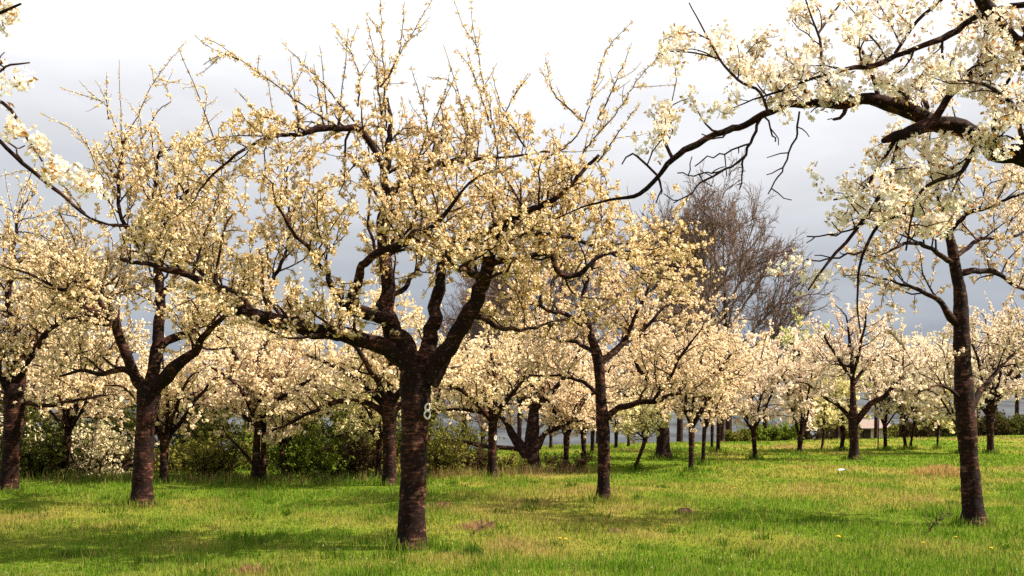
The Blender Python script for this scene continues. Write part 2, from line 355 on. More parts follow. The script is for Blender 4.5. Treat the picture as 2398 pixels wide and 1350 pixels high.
def cherry_tree(label, base, trunk, limbs, env=None, seed=0, lod=1, look=WARM, leafy=0.4, d=None, shoots=(), sp1=0.24, sp2=0.13, spc=0.055,
                l1=(0.5, 1.4), l2=(0.2, 0.62), auto_shoots=0, csize=1.0, name='cherry_tree', group='cherry trees in the orchard', zdepth=2.6,
                bark=None, extra=None, bare=(), droop=0.0, up1=0.25, maxc=5000, root=None, exf=0.6, exs=0.06):
    rng = np.random.default_rng(seed+100); bark = bark or M_BARK
    if root is None:
        d = d or ray_ground(*base); bx = (base[0]-CX)/F*d; O = np.array([bx, d, float(terrain(bx, d))])
    else: O = np.array(root, float); d = root[1]
    ppm = F/d
    t = thing(name, O, label, 'tree', group)
    W3 = lambda p, dd=0.0: pw(p[0], p[1], d+dd)-O
    det = 1.0 if d < 14 else (1.5 if d < 20 else 3.0)
    # trunk
    P = [np.r_[W3(p, p[3] if len(p) > 3 else 0), p[2]*0.94/2/ppm] for p in trunk]
    P[0][2] = min(P[0][2], 0.0); P.insert(0, np.r_[P[0][:2]*1.0, -0.25, P[0][3]*1.05])
    S = smooth_path(P, 0.03*det); S[:, 3] *= 1+0.42*np.exp(-np.maximum(S[:, 2], 0)/0.11)
    rg = fbm(np.c_[S[:, 2]*3.0, S[:, 2]*0, S[:, 2]*0], seed)-0.5
    V, Q, T = tube(S[:, :3], S[:, 3]*(1+0.16*rg), 40 if d < 17 else 16, 0.12, seed, 8.0, True)
    a = Acc(); a.add(V, Q, T); obj('trunk', a.mesh('trunk', bark), t)
    tw = Acc(); cl, cs = [], []; rmin = min(0.0075, max(0.0028, 0.00034*d))
    def inside(p):
        if env is None: return True
        w = p+O; x = CX+F*w[0]/w[1]; y = HY-F*(w[2]-CH)/w[1]
        if abs(w[1]-d) > zdepth: return False
        return any(((x-e[0])/e[2])**2+((y-e[1])/e[3])**2 < 1 for e in env)
    def put_clusters(path, sp, size=1.0, start=0.0, taper=0.0):
        seg = np.linalg.norm(np.diff(path, axis=0), axis=1); cum = np.r_[0, np.cumsum(seg)]
        s = cum[-1]*start+rng.uniform(0, sp)
        while s < cum[-1]:
            q = np.array([np.interp(s, cum, path[:, k]) for k in range(3)])
            cl.append(q+rng.normal(0, 0.016*csize, 3)); f = s/cum[-1]
            if lod == 0 and rng.random() < 0.45: cl.append(q+rng.normal(0, 0.045, 3)); cs.append(csize)
            cs.append(csize*size*rng.uniform(0.55, 1.3)*(1-taper*f)); s += sp*rng.gamma(1.6, 0.62)
        if not taper: cl.append(path[-1]); cs.append(csize*size)
    def twig2(p, dr, Ln, r, bloom=True):
        n = 4 if lod < 2 else 2
        path = wander(rng, p, dr, Ln, n, 0.28, np.array([0, 0, 0.03-droop]))
        if not inside(path[-1]): 
            path = wander(rng, p, dr, Ln*0.45, 2, 0.2, np.array([0, 0, 0.0]))
            if not inside(path[-1]): return
        r = max(r, rmin); V, Q, _ = tube(path, np.linspace(r, r*0.6, len(path)), 3 if lod else 5); tw.add(V, Q)
        if bloom: put_clusters(path, spc, 1.0, 0.12)
    def branch1(p, dr, Ln, r, bloom=True):
        n = max(4, int(Ln/0.14)) if lod < 2 else 4
        path = wander(rng, p, dr, Ln, n, 0.25, np.array([0, 0, 0.015-droop]))
        k = len(path)
        while k > 2 and not inside(path[k-1]): k -= 1
        if k < 3: return
        path = path[:k]
        V, Q, _ = tube(path, np.linspace(max(r, rmin*1.5), max(rmin, r*0.35), k), 5 if lod < 2 else 4); tw.add(V, Q)
        seg = np.linalg.norm(path[-1]-path[0]); m = max(2, int(seg/sp2))
        for q in np.linspace(0.12, 1.0, m):
            i = min(k-2, int(q*(k-1))); f = q*(k-1)-i; pp = path[i]*(1-f)+path[i+1]*f; T = unit(path[i+1]-path[i])
            pr = rng.normal(size=3); pr = unit(pr-T*pr.dot(T))
            twig2(pp, pr*0.8+T*0.55+np.array([0, 0, 0.22]), rng.uniform(*l2)*(1.1-0.5*q), max(0.0026, min(r*0.5, 0.006)), bloom)
        if bloom: put_clusters(path, spc*1.6, 0.9, 0.35)
    up_pts = []
    def sprout(path, rad, bloom=True, start=0.18):
        seg = np.linalg.norm(np.diff(path, axis=0), axis=1); cum = np.r_[0, np.cumsum(seg)]
        s = cum[-1]*start
        while s < cum[-1]:
            i = min(len(path)-2, int(np.searchsorted(cum, s))-1 if s > 0 else 0); i = max(i, 0)
            T = unit(path[i+1]-path[i]); q = s/cum[-1]
            pr = rng.normal(size=3); pr[2] = abs(pr[2])*0.8 if rng.random() < 0.72 else pr[2]; pr = unit(pr-T*pr.dot(T))
            branch1(path[i], pr*0.85+T*0.5+np.array([0, 0, up1]), rng.uniform(*l1)*(1.05-0.35*q), float(np.clip(rad[i]*0.45, 0.005, 0.022)), bloom)
            if q > 0.3: up_pts.append(path[i])
            s += sp1*rng.uniform(0.6, 1.4)
        branch1(path[-1], path[-1]-path[-2], l1[0], max(0.004, rad[-1]), bloom)
    made = []
    for li, lb in enumerate(limbs):
        pts, dd = lb[0], lb[1]
        opt = lb[2] if len(lb) > 2 else {}
        n = len(pts); P = []
        for i, p in enumerate(pts):
            f = i/(n-1); off = (opt.get('d0', 0)*(1-f)+dd*f)
            P.append(np.r_[W3(p, off), p[2]/2/ppm])
        S = smooth_path(P, 0.055*det)
        rg = fbm(np.c_[np.arange(len(S))*0.35, np.full(len(S), li*3.1), np.zeros(len(S))], seed+li)-0.5
        if opt.get('knobbly', True) and lod < 3:
            j = np.stack([fbm(np.c_[np.arange(len(S))*0.30, np.full(len(S), li*7.7+q), np.zeros(len(S))], seed+40+q)-0.5 for q in range(3)], 1)
            w = np.minimum(1, np.arange(len(S))/6)[:, None]; S[:, :3] += j*w*np.minimum(0.10, 0.015+S[:, 3:4]*2.6)
        rad = np.maximum(S[:, 3]*(1+0.34*rg), 0.003)
        if rad[0] > 0.012 or lod < 2:
            V, Q, T = tube(S[:, :3], rad, 14 if d < 14 and rad[0] > 0.03 else (8 if rad[0] > 0.03 else 6), 0.14 if rad[0] > 0.02 else 0.07, seed+li, 9.0, True)
            a = Acc(); a.add(V, Q, T); obj(opt.get('part', 'limb'), a.mesh('limb', bark if rad[0] > 0.012 else M_TWIG), t)
        else:
            V, Q, T = tube(S[:, :3], rad, 5); tw.add(V, Q)
        if opt.get('grow', True): sprout(S[:, :3], rad, opt.get('bloom', True), opt.get('start', 0.18))
        made.append(S)
    for sh in shoots:                              # long straight shoots set with small flower tufts
        pts, dd = sh[0], sh[1]; n = len(pts)
        P = [W3(p, (sh[2] if len(sh) > 2 else dd)*(1-i/(n-1))+dd*i/(n-1)) for i, p in enumerate(pts)]
        S = smooth_path(P, 0.08); S[1:-1] += rng.normal(0, 0.006, (len(S)-2, 3))
        V, Q, _ = tube(S, np.linspace(0.011, 0.0028, len(S)), 5); tw.add(V, Q)
        put_clusters(S, spc*0.62, 0.95, 0.05, 0.35)
        for q in range(max(2, int(len(S)*0.22))):
            i = rng.integers(1, max(2, int(len(S)*0.75))); T = unit(S[min(i+1, len(S)-1)]-S[i-1]); pr = unit(rng.normal(size=3))
            path = wander(rng, S[i], T*0.8+pr*0.8, rng.uniform(0.15, 0.5), 3, 0.1, np.array([0, 0, 0.08]))
            V, Q, _ = tube(path, np.linspace(0.005, 0.0025, 4), 3); tw.add(V, Q); put_clusters(path, spc, 0.8, 0.1, 0.3)
    for q in range(auto_shoots):
        if not up_pts: break
        z = np.array([u[2] for u in up_pts]); k = rng.choice(len(up_pts), p=(z**3)/(z**3).sum() if z.min() > 0 else None); p = up_pts[k]
        out_ = np.array([p[0], p[1], 0])*0.10
        path = wander(rng, p, np.array([0, 0, 1.0])+out_+rng.normal(0, 0.22, 3), rng.uniform(0.6, 1.5), 7, 0.05, np.array([0, 0, 0.03]))
        V, Q, _ = tube(path, np.linspace(0.008, 0.0027, len(path)), 4); tw.add(V, Q); put_clusters(path, spc*0.9, 0.8, 0.1, 0.4)
    for b in bare:                                  # dead hanging twigs without flowers
        pts, dd = b[0], b[1]; n = len(pts)
        P = [np.r_[W3(p, dd), p[2]/2/ppm] for p in pts]; S = smooth_path(P, 0.05)
        S[1:, :3] += rng.normal(0, 0.006, (len(S)-1, 3))
        V, Q, T = tube(S[:, :3], S[:, 3], 6, 0.05, 1, 20); tw.add(V, Q)
        for i in range(2, len(S)-1, 2):
            if rng.random() < 0.7:
                T = unit(S[i+1, :3]-S[i-1, :3]); pr = unit(rng.normal(size=3)*[1, 0.6, 1]); path = wander(rng, S[i, :3], T*0.6+pr, rng.uniform(0.04, 0.16), 3, 0.25, np.zeros(3))
                V, Q, _ = tube(path, np.linspace(0.0045, 0.003, 4), 4); tw.add(V, Q)
    if extra: 
        for p in extra:
            w = W3(p, p[3] if len(p) > 3 else 0)
            for q in range(int(math.ceil(p[2]*exf))):
                cl.append(w+rng.normal(0, exs, 3)); cs.append(csize*rng.uniform(0.8, 1.2))
    if tw.n: obj('twigs', tw.mesh('twigs', M_TWIG), t, kind='stuff')
    if cl:
        if len(cl) > maxc:
            k = rng.permutation(len(cl))[:maxc]; cl = [cl[i] for i in k]; cs = [cs[i] for i in k]
        obj('blossom', build_clusters('blossom', rng, cl, cs, lod, look[0], look[1], leafy, M_BLOSSOM), t, kind='stuff')
    STATS.append((label[:40], round(d, 1), len(cl), tw.n))
    return t, O, S
STATS = []

def auto_limbs(seed, base, fork, crown, w, n=6, lean=0, d=None):
    """limbs in photo pixels from the fork out into an elliptical crown; depth offset in metres"""
    rng = np.random.default_rng(seed); d = d or ray_ground(*base); out_ = []
    cx, cy, rx, ry = crown; fx, fy = fork; m = rx*d/F
    for k in range(n):
        az = 2*pi*k/n+rng.uniform(-0.35, 0.35); el = rng.uniform(-0.25, 0.65)
        ex = cx+cos(az)*cos(el)*rx*0.72; dz = sin(az)*cos(el)*m*0.72; ey = cy-sin(el)*ry*0.8+rng.uniform(-0.1, 0.25)*ry
        mxp = fx+(ex-fx)*0.45; my = fy+(ey-fy)*0.62-rng.uniform(0.0, 0.12)*ry
        q = fx+(ex-fx)*0.75; qy = fy+(ey-fy)*0.92-rng.uniform(0, 0.08)*ry
        ww = w*rng.uniform(0.42, 0.62)
        out_.append(([(fx, fy+w*0.3, ww), (mxp, my, ww*0.75), (q, qy, ww*0.5), (ex, ey, ww*0.25)], dz))
    out_.append(([(fx, fy+w*0.3, w*0.6), ((fx+cx)/2, fy+(cy-fy)*0.6, w*0.42), (cx+rng.uniform(-.2, .2)*rx, cy-ry*0.55, w*0.2)], rng.uniform(-.3, .3)))
    return out_
def auto_tree(label, base, w, fork, crown, seed, lod=2, look=TAN, n=6, d=None, **k):
    dd = d or ray_ground(*base); s = dd/20.0
    lim = auto_limbs(seed, base, fork, crown, w, n, d=dd)
    tr = [(base[0], base[1], w), ((base[0]*0.6+fork[0]*0.4), base[1]*0.6+fork[1]*0.4, w*0.92), (fork[0], fork[1], w*1.1), (fork[0]*0.8+crown[0]*0.2, fork[1]-w*0.8, w*0.7)]
    kw = dict(sp1=0.23 if lod == 2 else 0.28, sp2=0.13 if lod == 2 else 0.20, spc=0.068 if lod == 2 else 0.095, l1=(0.5, 1.2), up1=0.12, droop=0.01, l2=(0.2, 0.5), leafy=0.3, zdepth=crown[2]*dd/F*1.1,
              env=[(crown[0], crown[1], crown[2]*1.08, crown[3]*1.12)], auto_shoots=8, csize=1.15, bark=M_BARK, maxc=2600)
    kw.update(k)
    return cherry_tree(label, base, tr, lim, seed=seed, lod=lod, look=look, d=dd, **kw)

# ------------------------------------------------------------------ the near trees
G_NEAR = 'cherry trees in the orchard'
tA, OA, SA = cherry_tree('gnarled cherry tree with a white figure 8 painted on its trunk', (962, 1285),
    [(962, 1285, 66), (965, 1200, 64), (968, 1100, 64), (972, 1000, 66), (974, 940, 68), (974, 895, 78), (976, 862, 84)],
    [([(965, 850, 52), (930, 830, 42), (880, 808, 38), (820, 790, 36), (760, 775, 36), (700, 765, 34), (640, 750, 32), (590, 733, 28), (540, 712, 24), (500, 690, 20), (450, 655, 16), (400, 635, 13), (340, 620, 10), (280, 605, 7)], -0.7, {'start': 0.22}),
     ([(968, 875, 62), (942, 812, 52), (920, 770, 46), (906, 730, 40), (908, 660, 34), (900, 610, 30), (895, 550, 27), (902, 470, 24), (902, 420, 20), (906, 360, 15), (912, 300, 11), (905, 230, 8)], 0.3, {'start': 0.3}),
     ([(916, 752, 34), (880, 742, 32), (850, 733, 32), (826, 722, 26), (828, 680, 22), (845, 632, 20), (880, 597, 18), (930, 578, 16), (990, 540, 13), (1040, 505, 9), (1080, 450, 6)], -0.9, {'start': 0.5}),
     ([(830, 728, 22), (802, 715, 18), (780, 680, 13), (763, 640, 11), (735, 602, 10), (690, 550, 9), (660, 500, 6)], -1.1, {'start': 0.4, 'd0': -0.25}),
     ([(985, 880, 54), (1004, 822, 40), (1015, 740, 32), (1024, 680, 28), (1035, 630, 26), (1048, 590, 24), (1075, 560, 20), (1130, 545, 18), (1190, 520, 20), (1240, 500, 12), (1300, 480, 8)], 1.0, {'start': 0.45}),
     ([(998, 890, 62), (1035, 842, 46), (1070, 790, 40), (1100, 730, 37), (1125, 680, 34), (1140, 640, 30), (1152, 570, 26), (1175, 530, 20), (1230, 500, 15), (1290, 470, 12), (1340, 430, 10), (1400, 360, 7)], -0.5, {'start': 0.38}),
     ([(1140, 650, 20), (1110, 638, 16), (1070, 622, 13), (1050, 600, 8)], -1.2, {'start': 0.5, 'd0': -0.25}),
     ([(1145, 620, 18), (1185, 608, 15), (1235, 604, 13), (1285, 585, 15), (1300, 622, 14), (1325, 645, 13), (1365, 635, 11), (1400, 605, 8), (1460, 590, 5)], -0.3, {'start': 0.3, 'd0': -0.25}),
     ([(1175, 535, 15), (1260, 545, 13), (1330, 555, 11), (1400, 580, 9), (1480, 610, 7), (1560, 620, 5)], 0.5, {'start': 0.2, 'd0': -0.2}),
     ([(905, 430, 14), (890, 375, 14), (850, 312, 15), (800, 300, 15), (740, 305, 14), (690, 315, 10), (620, 327, 8), (560, 360, 7), (500, 410, 5), (465, 450, 4)], -0.6, {'start': 0.25, 'd0': 0.2}),
     ([(908, 470, 12), (960, 420, 11), (1030, 385, 14), (1085, 372, 16), (1130, 372, 8), (1230, 362, 6), (1290, 358, 4)], 0.6, {'start': 0.3, 'd0': 0.2}),
     ([(640, 752, 18), (625, 720, 14), (640, 660, 11), (670, 600, 8), (675, 520, 6), (672, 400, 4)], 0.9, {'start': 0.3, 'd0': -0.35}),
     ([(590, 735, 18), (560, 690, 14), (520, 675, 12), (470, 640, 9), (430, 560, 6)], 1.2, {'start': 0.3, 'd0': -0.4}),
     ([(1100, 735, 16), (1180, 770, 11), (1230, 770, 8), (1290, 755, 6)], 0.9, {'start': 0.4, 'd0': -0.2}),
     ([(905, 700, 14), (960, 660, 11), (990, 590, 9), (1000, 500, 7), (985, 420, 5)], 1.5, {'start': 0.3, 'd0': 0.1})],
    env=[(930, 530, 440, 270), (1300, 580, 420, 220), (640, 610, 360, 220), (600, 370, 200, 120), (980, 330, 330, 110)], seed=1, lod=1, look=WARM, leafy=0.7, sp1=0.12, sp2=0.10, spc=0.05, l1=(0.45, 1.25), up1=0.2, maxc=12500, csize=0.9, auto_shoots=14,
    shoots=[([(905, 300), (898, 180), (895, 70), (890, -8)], 0.2), ([(893, 270), (885, 200), (878, 130), (857, 47)], 0.3), ([(890, 205), (915, 170), (938, 110), (948, 5)], 0.1),
            ([(893, 270), (915, 170), (970, 70), (1012, 0)], 0.4), ([(838, 250), (842, 180), (825, 130), (778, 55)], 0.0), ([(1005, 330), (995, 260), (962, 155)], 0.3),
            ([(1162, 440), (1160, 310), (1130, 190), (1115, 110), (1085, 60), (1063, 5)], 0.2), ([(1150, 300), (1110, 180), (1070, 115)], 0.3), ([(1230, 345), (1180, 260), (1152, 175)], 0.2),
            ([(1160, 330), (1190, 250), (1237, 172)], 0.5), ([(1365, 285), (1305, 230), (1285, 180), (1278, 135)], 0.0), ([(1250, 390), (1340, 330), (1370, 280), (1395, 200), (1420, 120), (1482, 50)], 0.1),
            ([(1400, 280), (1440, 200), (1480, 100)], 0.2), ([(1270, 480), (1340, 430), (1370, 350), (1440, 270), (1500, 180), (1568, 100)], -0.2), ([(1400, 380), (1450, 310), (1500, 240)], -0.2),
            ([(800, 300), (760, 280), (700, 240), (640, 195), (590, 160), (520, 110), (478, 88)], -0.3), ([(560, 140), (520, 128), (476, 152)], -0.3), ([(830, 285), (760, 200), (700, 140), (660, 100)], 0.1),
            ([(1040, 420), (1090, 330), (1060, 200), (1000, 180)], 0.3), ([(1290, 470), (1300, 380), (1290, 300)], 0.1), ([(700, 310), (690, 240), (640, 170)], -0.3), ([(760, 300), (745, 220), (735, 150)], 0.0),
            ([(960, 420), (1010, 300), (1075, 160)], 0.2), ([(620, 327), (600, 260), (560, 220)], -0.5), ([(1400, 580), (1520, 560), (1640, 520)], 0.1), ([(1480, 610), (1590, 590), (1690, 560)], 0.4), ([(1500, 640), (1600, 660), (1700, 650)], 0.2)])
# the painted figure 8, laid on the bark (two rings in arc length and height)
def painted(tree, O, d, px, py, hw_px, hh_px, trunk_px, trunk_r_px, figure=True):
    ppm = F/d; acc = Acc(); r0 = trunk_r_px/ppm
    tree_trunk = [c for c in tree.children if c.name.startswith('trunk')][0]
    n = len(tree_trunk.data.vertices); co = np.empty(n*3); tree_trunk.data.vertices.foreach_get('co', co); co = co.reshape(-1, 3)
    ax = pw(trunk_px, py, d)-O; zc = ax[2]; phi0 = math.asin(min(0.95, (px-trunk_px)/trunk_r_px))
    rel = co-np.array([ax[0], ax[1], 0]); ang = np.arctan2(rel[:, 0], -rel[:, 1]); rr = np.hypot(rel[:, 0], rel[:, 1])
    def surf(s, z):
        a = phi0+s/r0; k = np.argsort(((ang-a)*r0)**2+(rel[:, 2]-z)**2)[:4]; r = rr[k].max()+0.010
        return np.array([ax[0]+sin(a)*r, ax[1]-cos(a)*r, z])
    hw = hw_px/ppm; hh = hh_px/ppm
    rings = [(0.0, zc+hh*0.47, hw*0.82, hh*0.50), (0.0, zc-hh*0.46, hw, hh*0.56)] if figure else [(0, zc, hw, hh)]
    for (s0, z0, a_, b_) in rings:
        P = np.array([surf(s0+a_*cos(q), z0+b_*sin(q)) for q in np.linspace(0, 2*pi, 25)])
        V, Q, _ = tube(P, np.full(25, 0.011 if figure else hw*0.75), 6, 0.15, 3, 40); acc.add(V, Q)
    obj('painted_number' if figure else 'painted_mark', acc.mesh('painted_number', M_PAINT), tree, label='white painted figure 8' if figure else 'white paint mark')
painted(tA, OA, OA[1], 1000, 963, 9, 17.5, 974, 31.5)

tB, OB, _ = cherry_tree('cherry tree with a stout upright trunk and wide fork, left of the numbered tree', (332, 1187),
    [(332, 1187, 52), (336, 1080, 47), (340, 1000, 46), (345, 950, 52), (350, 905, 58)],
    [([(352, 915, 38), (385, 890, 33), (425, 850, 26), (460, 815, 20), (482, 788, 16), (530, 740, 10), (570, 690, 7)], -0.5, {'start': 0.4}),
     ([(366, 850, 22), (386, 805, 21), (420, 785, 20), (460, 770, 18), (474, 735, 14), (515, 728, 10), (560, 690, 6)], 0.8, {'start': 0.4}),
     ([(340, 915, 32), (312, 872, 26), (296, 842, 24), (281, 792, 24), (265, 750, 22), (237, 742, 20), (205, 720, 14), (170, 690, 10), (130, 650, 7)], -0.6, {'start': 0.4}),
     ([(335, 900, 22), (287, 866, 16), (245, 875, 12), (190, 868, 9), (140, 880, 6)], 0.6, {'start': 0.35}),
     ([(352, 905, 34), (365, 832, 30), (372, 770, 27), (375, 700, 24), (370, 640, 20), (368, 560, 18), (362, 480, 12), (368, 400, 8), (375, 330, 5)], 0.2, {'start': 0.35}),
     ([(372, 700, 16), (420, 640, 12), (440, 580, 9), (490, 520, 6)], 0.9, {'start': 0.3}),
     ([(370, 620, 14), (320, 570, 11), (280, 490, 9), (280, 400, 7), (290, 330, 5)], -0.5, {'start': 0.3}),
     ([(281, 790, 14), (240, 690, 12), (180, 640, 9), (110, 600, 6)], 1.0, {'start': 0.3, 'd0': -.3}),
     ([(265, 752, 12), (190, 660, 10), (150, 680, 8), (60, 640, 5)], -1.3, {'start': 0.3, 'd0': -.4}),
     ([(368, 560, 12), (420, 470, 9), (470, 420, 6)], -0.5, {'start': 0.3})],
    env=[(330, 590, 290, 240), (200, 650, 260, 210), (480, 660, 200, 180), (330, 420, 180, 130)], seed=2, lod=1, look=WARM, leafy=0.5, sp1=0.105, sp2=0.09, spc=0.052, up1=0.18, maxc=9000, auto_shoots=10, csize=0.95,
    shoots=[([(282, 400), (290, 330), (320, 280), (350, 210), (385, 160), (435, 100)], 0.0), ([(290, 420), (280, 330), (250, 250), (200, 225), (140, 205)], -0.2), ([(255, 280), (250, 230), (250, 170)], -0.2),
            ([(330, 330), (370, 260), (400, 230), (350, 150)], 0.1), ([(280, 470), (230, 400), (190, 320), (95, 265)], -0.3), ([(400, 400), (470, 300), (480, 210), (430, 205)], 0.1), ([(270, 440), (215, 360), (180, 300)], 0.2),
            ([(380, 420), (440, 330), (520, 260)], 0.4), ([(200, 500), (130, 420), (60, 400), (-5, 415)], -0.2), ([(330, 400), (330, 300), (325, 240)], 0.4)])
cherry_tree('dark leaning cherry trunk at the left edge of the photo', (20, 1150),
    [(20, 1150, 42), (27, 1050, 42), (34, 970, 48), (36, 930, 52), (36, 900, 40)],
    [([(32, 935, 26), (8, 890, 22), (-40, 840, 16), (-100, 790, 9)], -0.4, {}), ([(40, 930, 28), (52, 880, 22), (60, 820, 18), (92, 760, 13), (130, 690, 8)], 0.6, {}),
     ([(42, 940, 16), (110, 950, 10), (170, 940, 7), (230, 930, 4)], -0.6, {}), ([(36, 920, 26), (36, 800, 20), (18, 700, 15), (30, 600, 10), (40, 500, 6)], 0.2, {}), ([(36, 900, 18), (90, 800, 14), (130, 760, 10), (190, 740, 6)], -1.0, {}),
     ([(30, 880, 16), (-20, 760, 13), (-60, 660, 9), (-60, 580, 5)], 0.8, {})],
    env=[(20, 730, 290, 260), (30, 540, 190, 130)], seed=3, lod=1, look=WARM, leafy=0.4, sp1=0.12, sp2=0.095, spc=0.058, up1=0.15, auto_shoots=16, maxc=6000)
cherry_tree('tall slender dark cherry trunk at the right of the photo', (2280, 1232),
    [(2280, 1232, 50), (2275, 1150, 47), (2268, 1050, 44), (2262, 980, 46), (2258, 930, 48), (2255, 860, 40), (2252, 800, 40), (2250, 740, 37), (2247, 680, 30), (2236, 620, 26), (2228, 570, 23), (2216, 530, 18), (2200, 480, 12)],
    [([(2250, 765, 22), (2216, 736, 17), (2190, 705, 12), (2150, 680, 9), (2100, 662, 6), (2050, 650, 4)], -0.5, {'start': .4}), ([(2248, 640, 18), (2300, 634, 14), (2340, 642, 12), (2370, 665, 9), (2420, 690, 5)], 0.4, {'start': .4}),
     ([(2220, 545, 14), (2270, 500, 10), (2330, 480, 8), (2400, 450, 5)], -0.4, {'start': .3}), ([(2264, 970, 20), (2292, 925, 15), (2325, 880, 11), (2370, 830, 8), (2420, 800, 5)], 0.8, {'start': .5}),
     ([(2202, 485, 12), (2190, 430, 9), (2175, 370, 6), (2180, 310, 4)], 0.2, {'start': .2}), ([(2218, 540, 13), (2180, 510, 10), (2120, 500, 8), (2060, 470, 5)], 0.6, {'start': .3}),
     ([(2235, 620, 13), (2180, 580, 10), (2130, 570, 8), (2080, 590, 5)], -0.9, {'start': .3}), ([(2240, 600, 12), (2300, 560, 9), (2360, 560, 7), (2430, 530, 5)], 0.9, {'start': .3}),
     ([(2260, 940, 10), (2200, 905, 6), (2150, 920, 4)], -0.6, {'start': .4})],
    env=[(2230, 530, 290, 260), (2360, 760, 160, 200), (2150, 690, 150, 100)], seed=4, lod=1, look=PALE, leafy=0.6, sp1=0.15, sp2=0.11, spc=0.062, maxc=3200, droop=0.02, up1=0.1)
cherry_tree('slim cherry tree with banded bark and a low limb bending to its right', (1412, 1178),
    [(1412, 1178, 33), (1414, 1080, 31), (1412, 1000, 34), (1408, 940, 28), (1405, 880, 27), (1400, 840, 28), (1388, 800, 21), (1376, 760, 16)],
    [([(1404, 852, 20), (1430, 830, 17), (1460, 800, 14), (1490, 786, 12), (1530, 746, 8), (1570, 710, 5)], 0.5, {'start': .35}), ([(1420, 980, 20), (1444, 956, 16), (1480, 946, 14), (1530, 938, 13), (1600, 920, 9), (1650, 890, 6)], -0.6, {'start': .3}),
     ([(1378, 770, 16), (1366, 705, 12), (1380, 640, 9), (1400, 590, 6)], 0.2, {}), ([(1380, 775, 13), (1330, 740, 11), (1270, 720, 8), (1200, 700, 5)], -0.5, {}), ([(1410, 935, 12), (1370, 900, 9), (1310, 880, 7), (1240, 880, 4)], 0.8, {'start': .4}),
     ([(1395, 825, 12), (1340, 800, 9), (1280, 790, 6)], 1.0, {}), ([(1460, 800, 10), (1500, 720, 8), (1530, 650, 6)], -0.9, {'d0': .2}), ([(1378, 765, 12), (1440, 700, 9), (1470, 640, 6)], 1.1, {}), ([(1530, 940, 9), (1580, 860, 7), (1620, 800, 5)], -1.0, {'d0': -.4})],
    env=[(1430, 760, 300, 200), (1560, 850, 180, 130)], seed=5, lod=1, look=TAN, leafy=0.5, sp1=0.15, sp2=0.105, spc=0.058, maxc=5000, auto_shoots=10, up1=0.12)
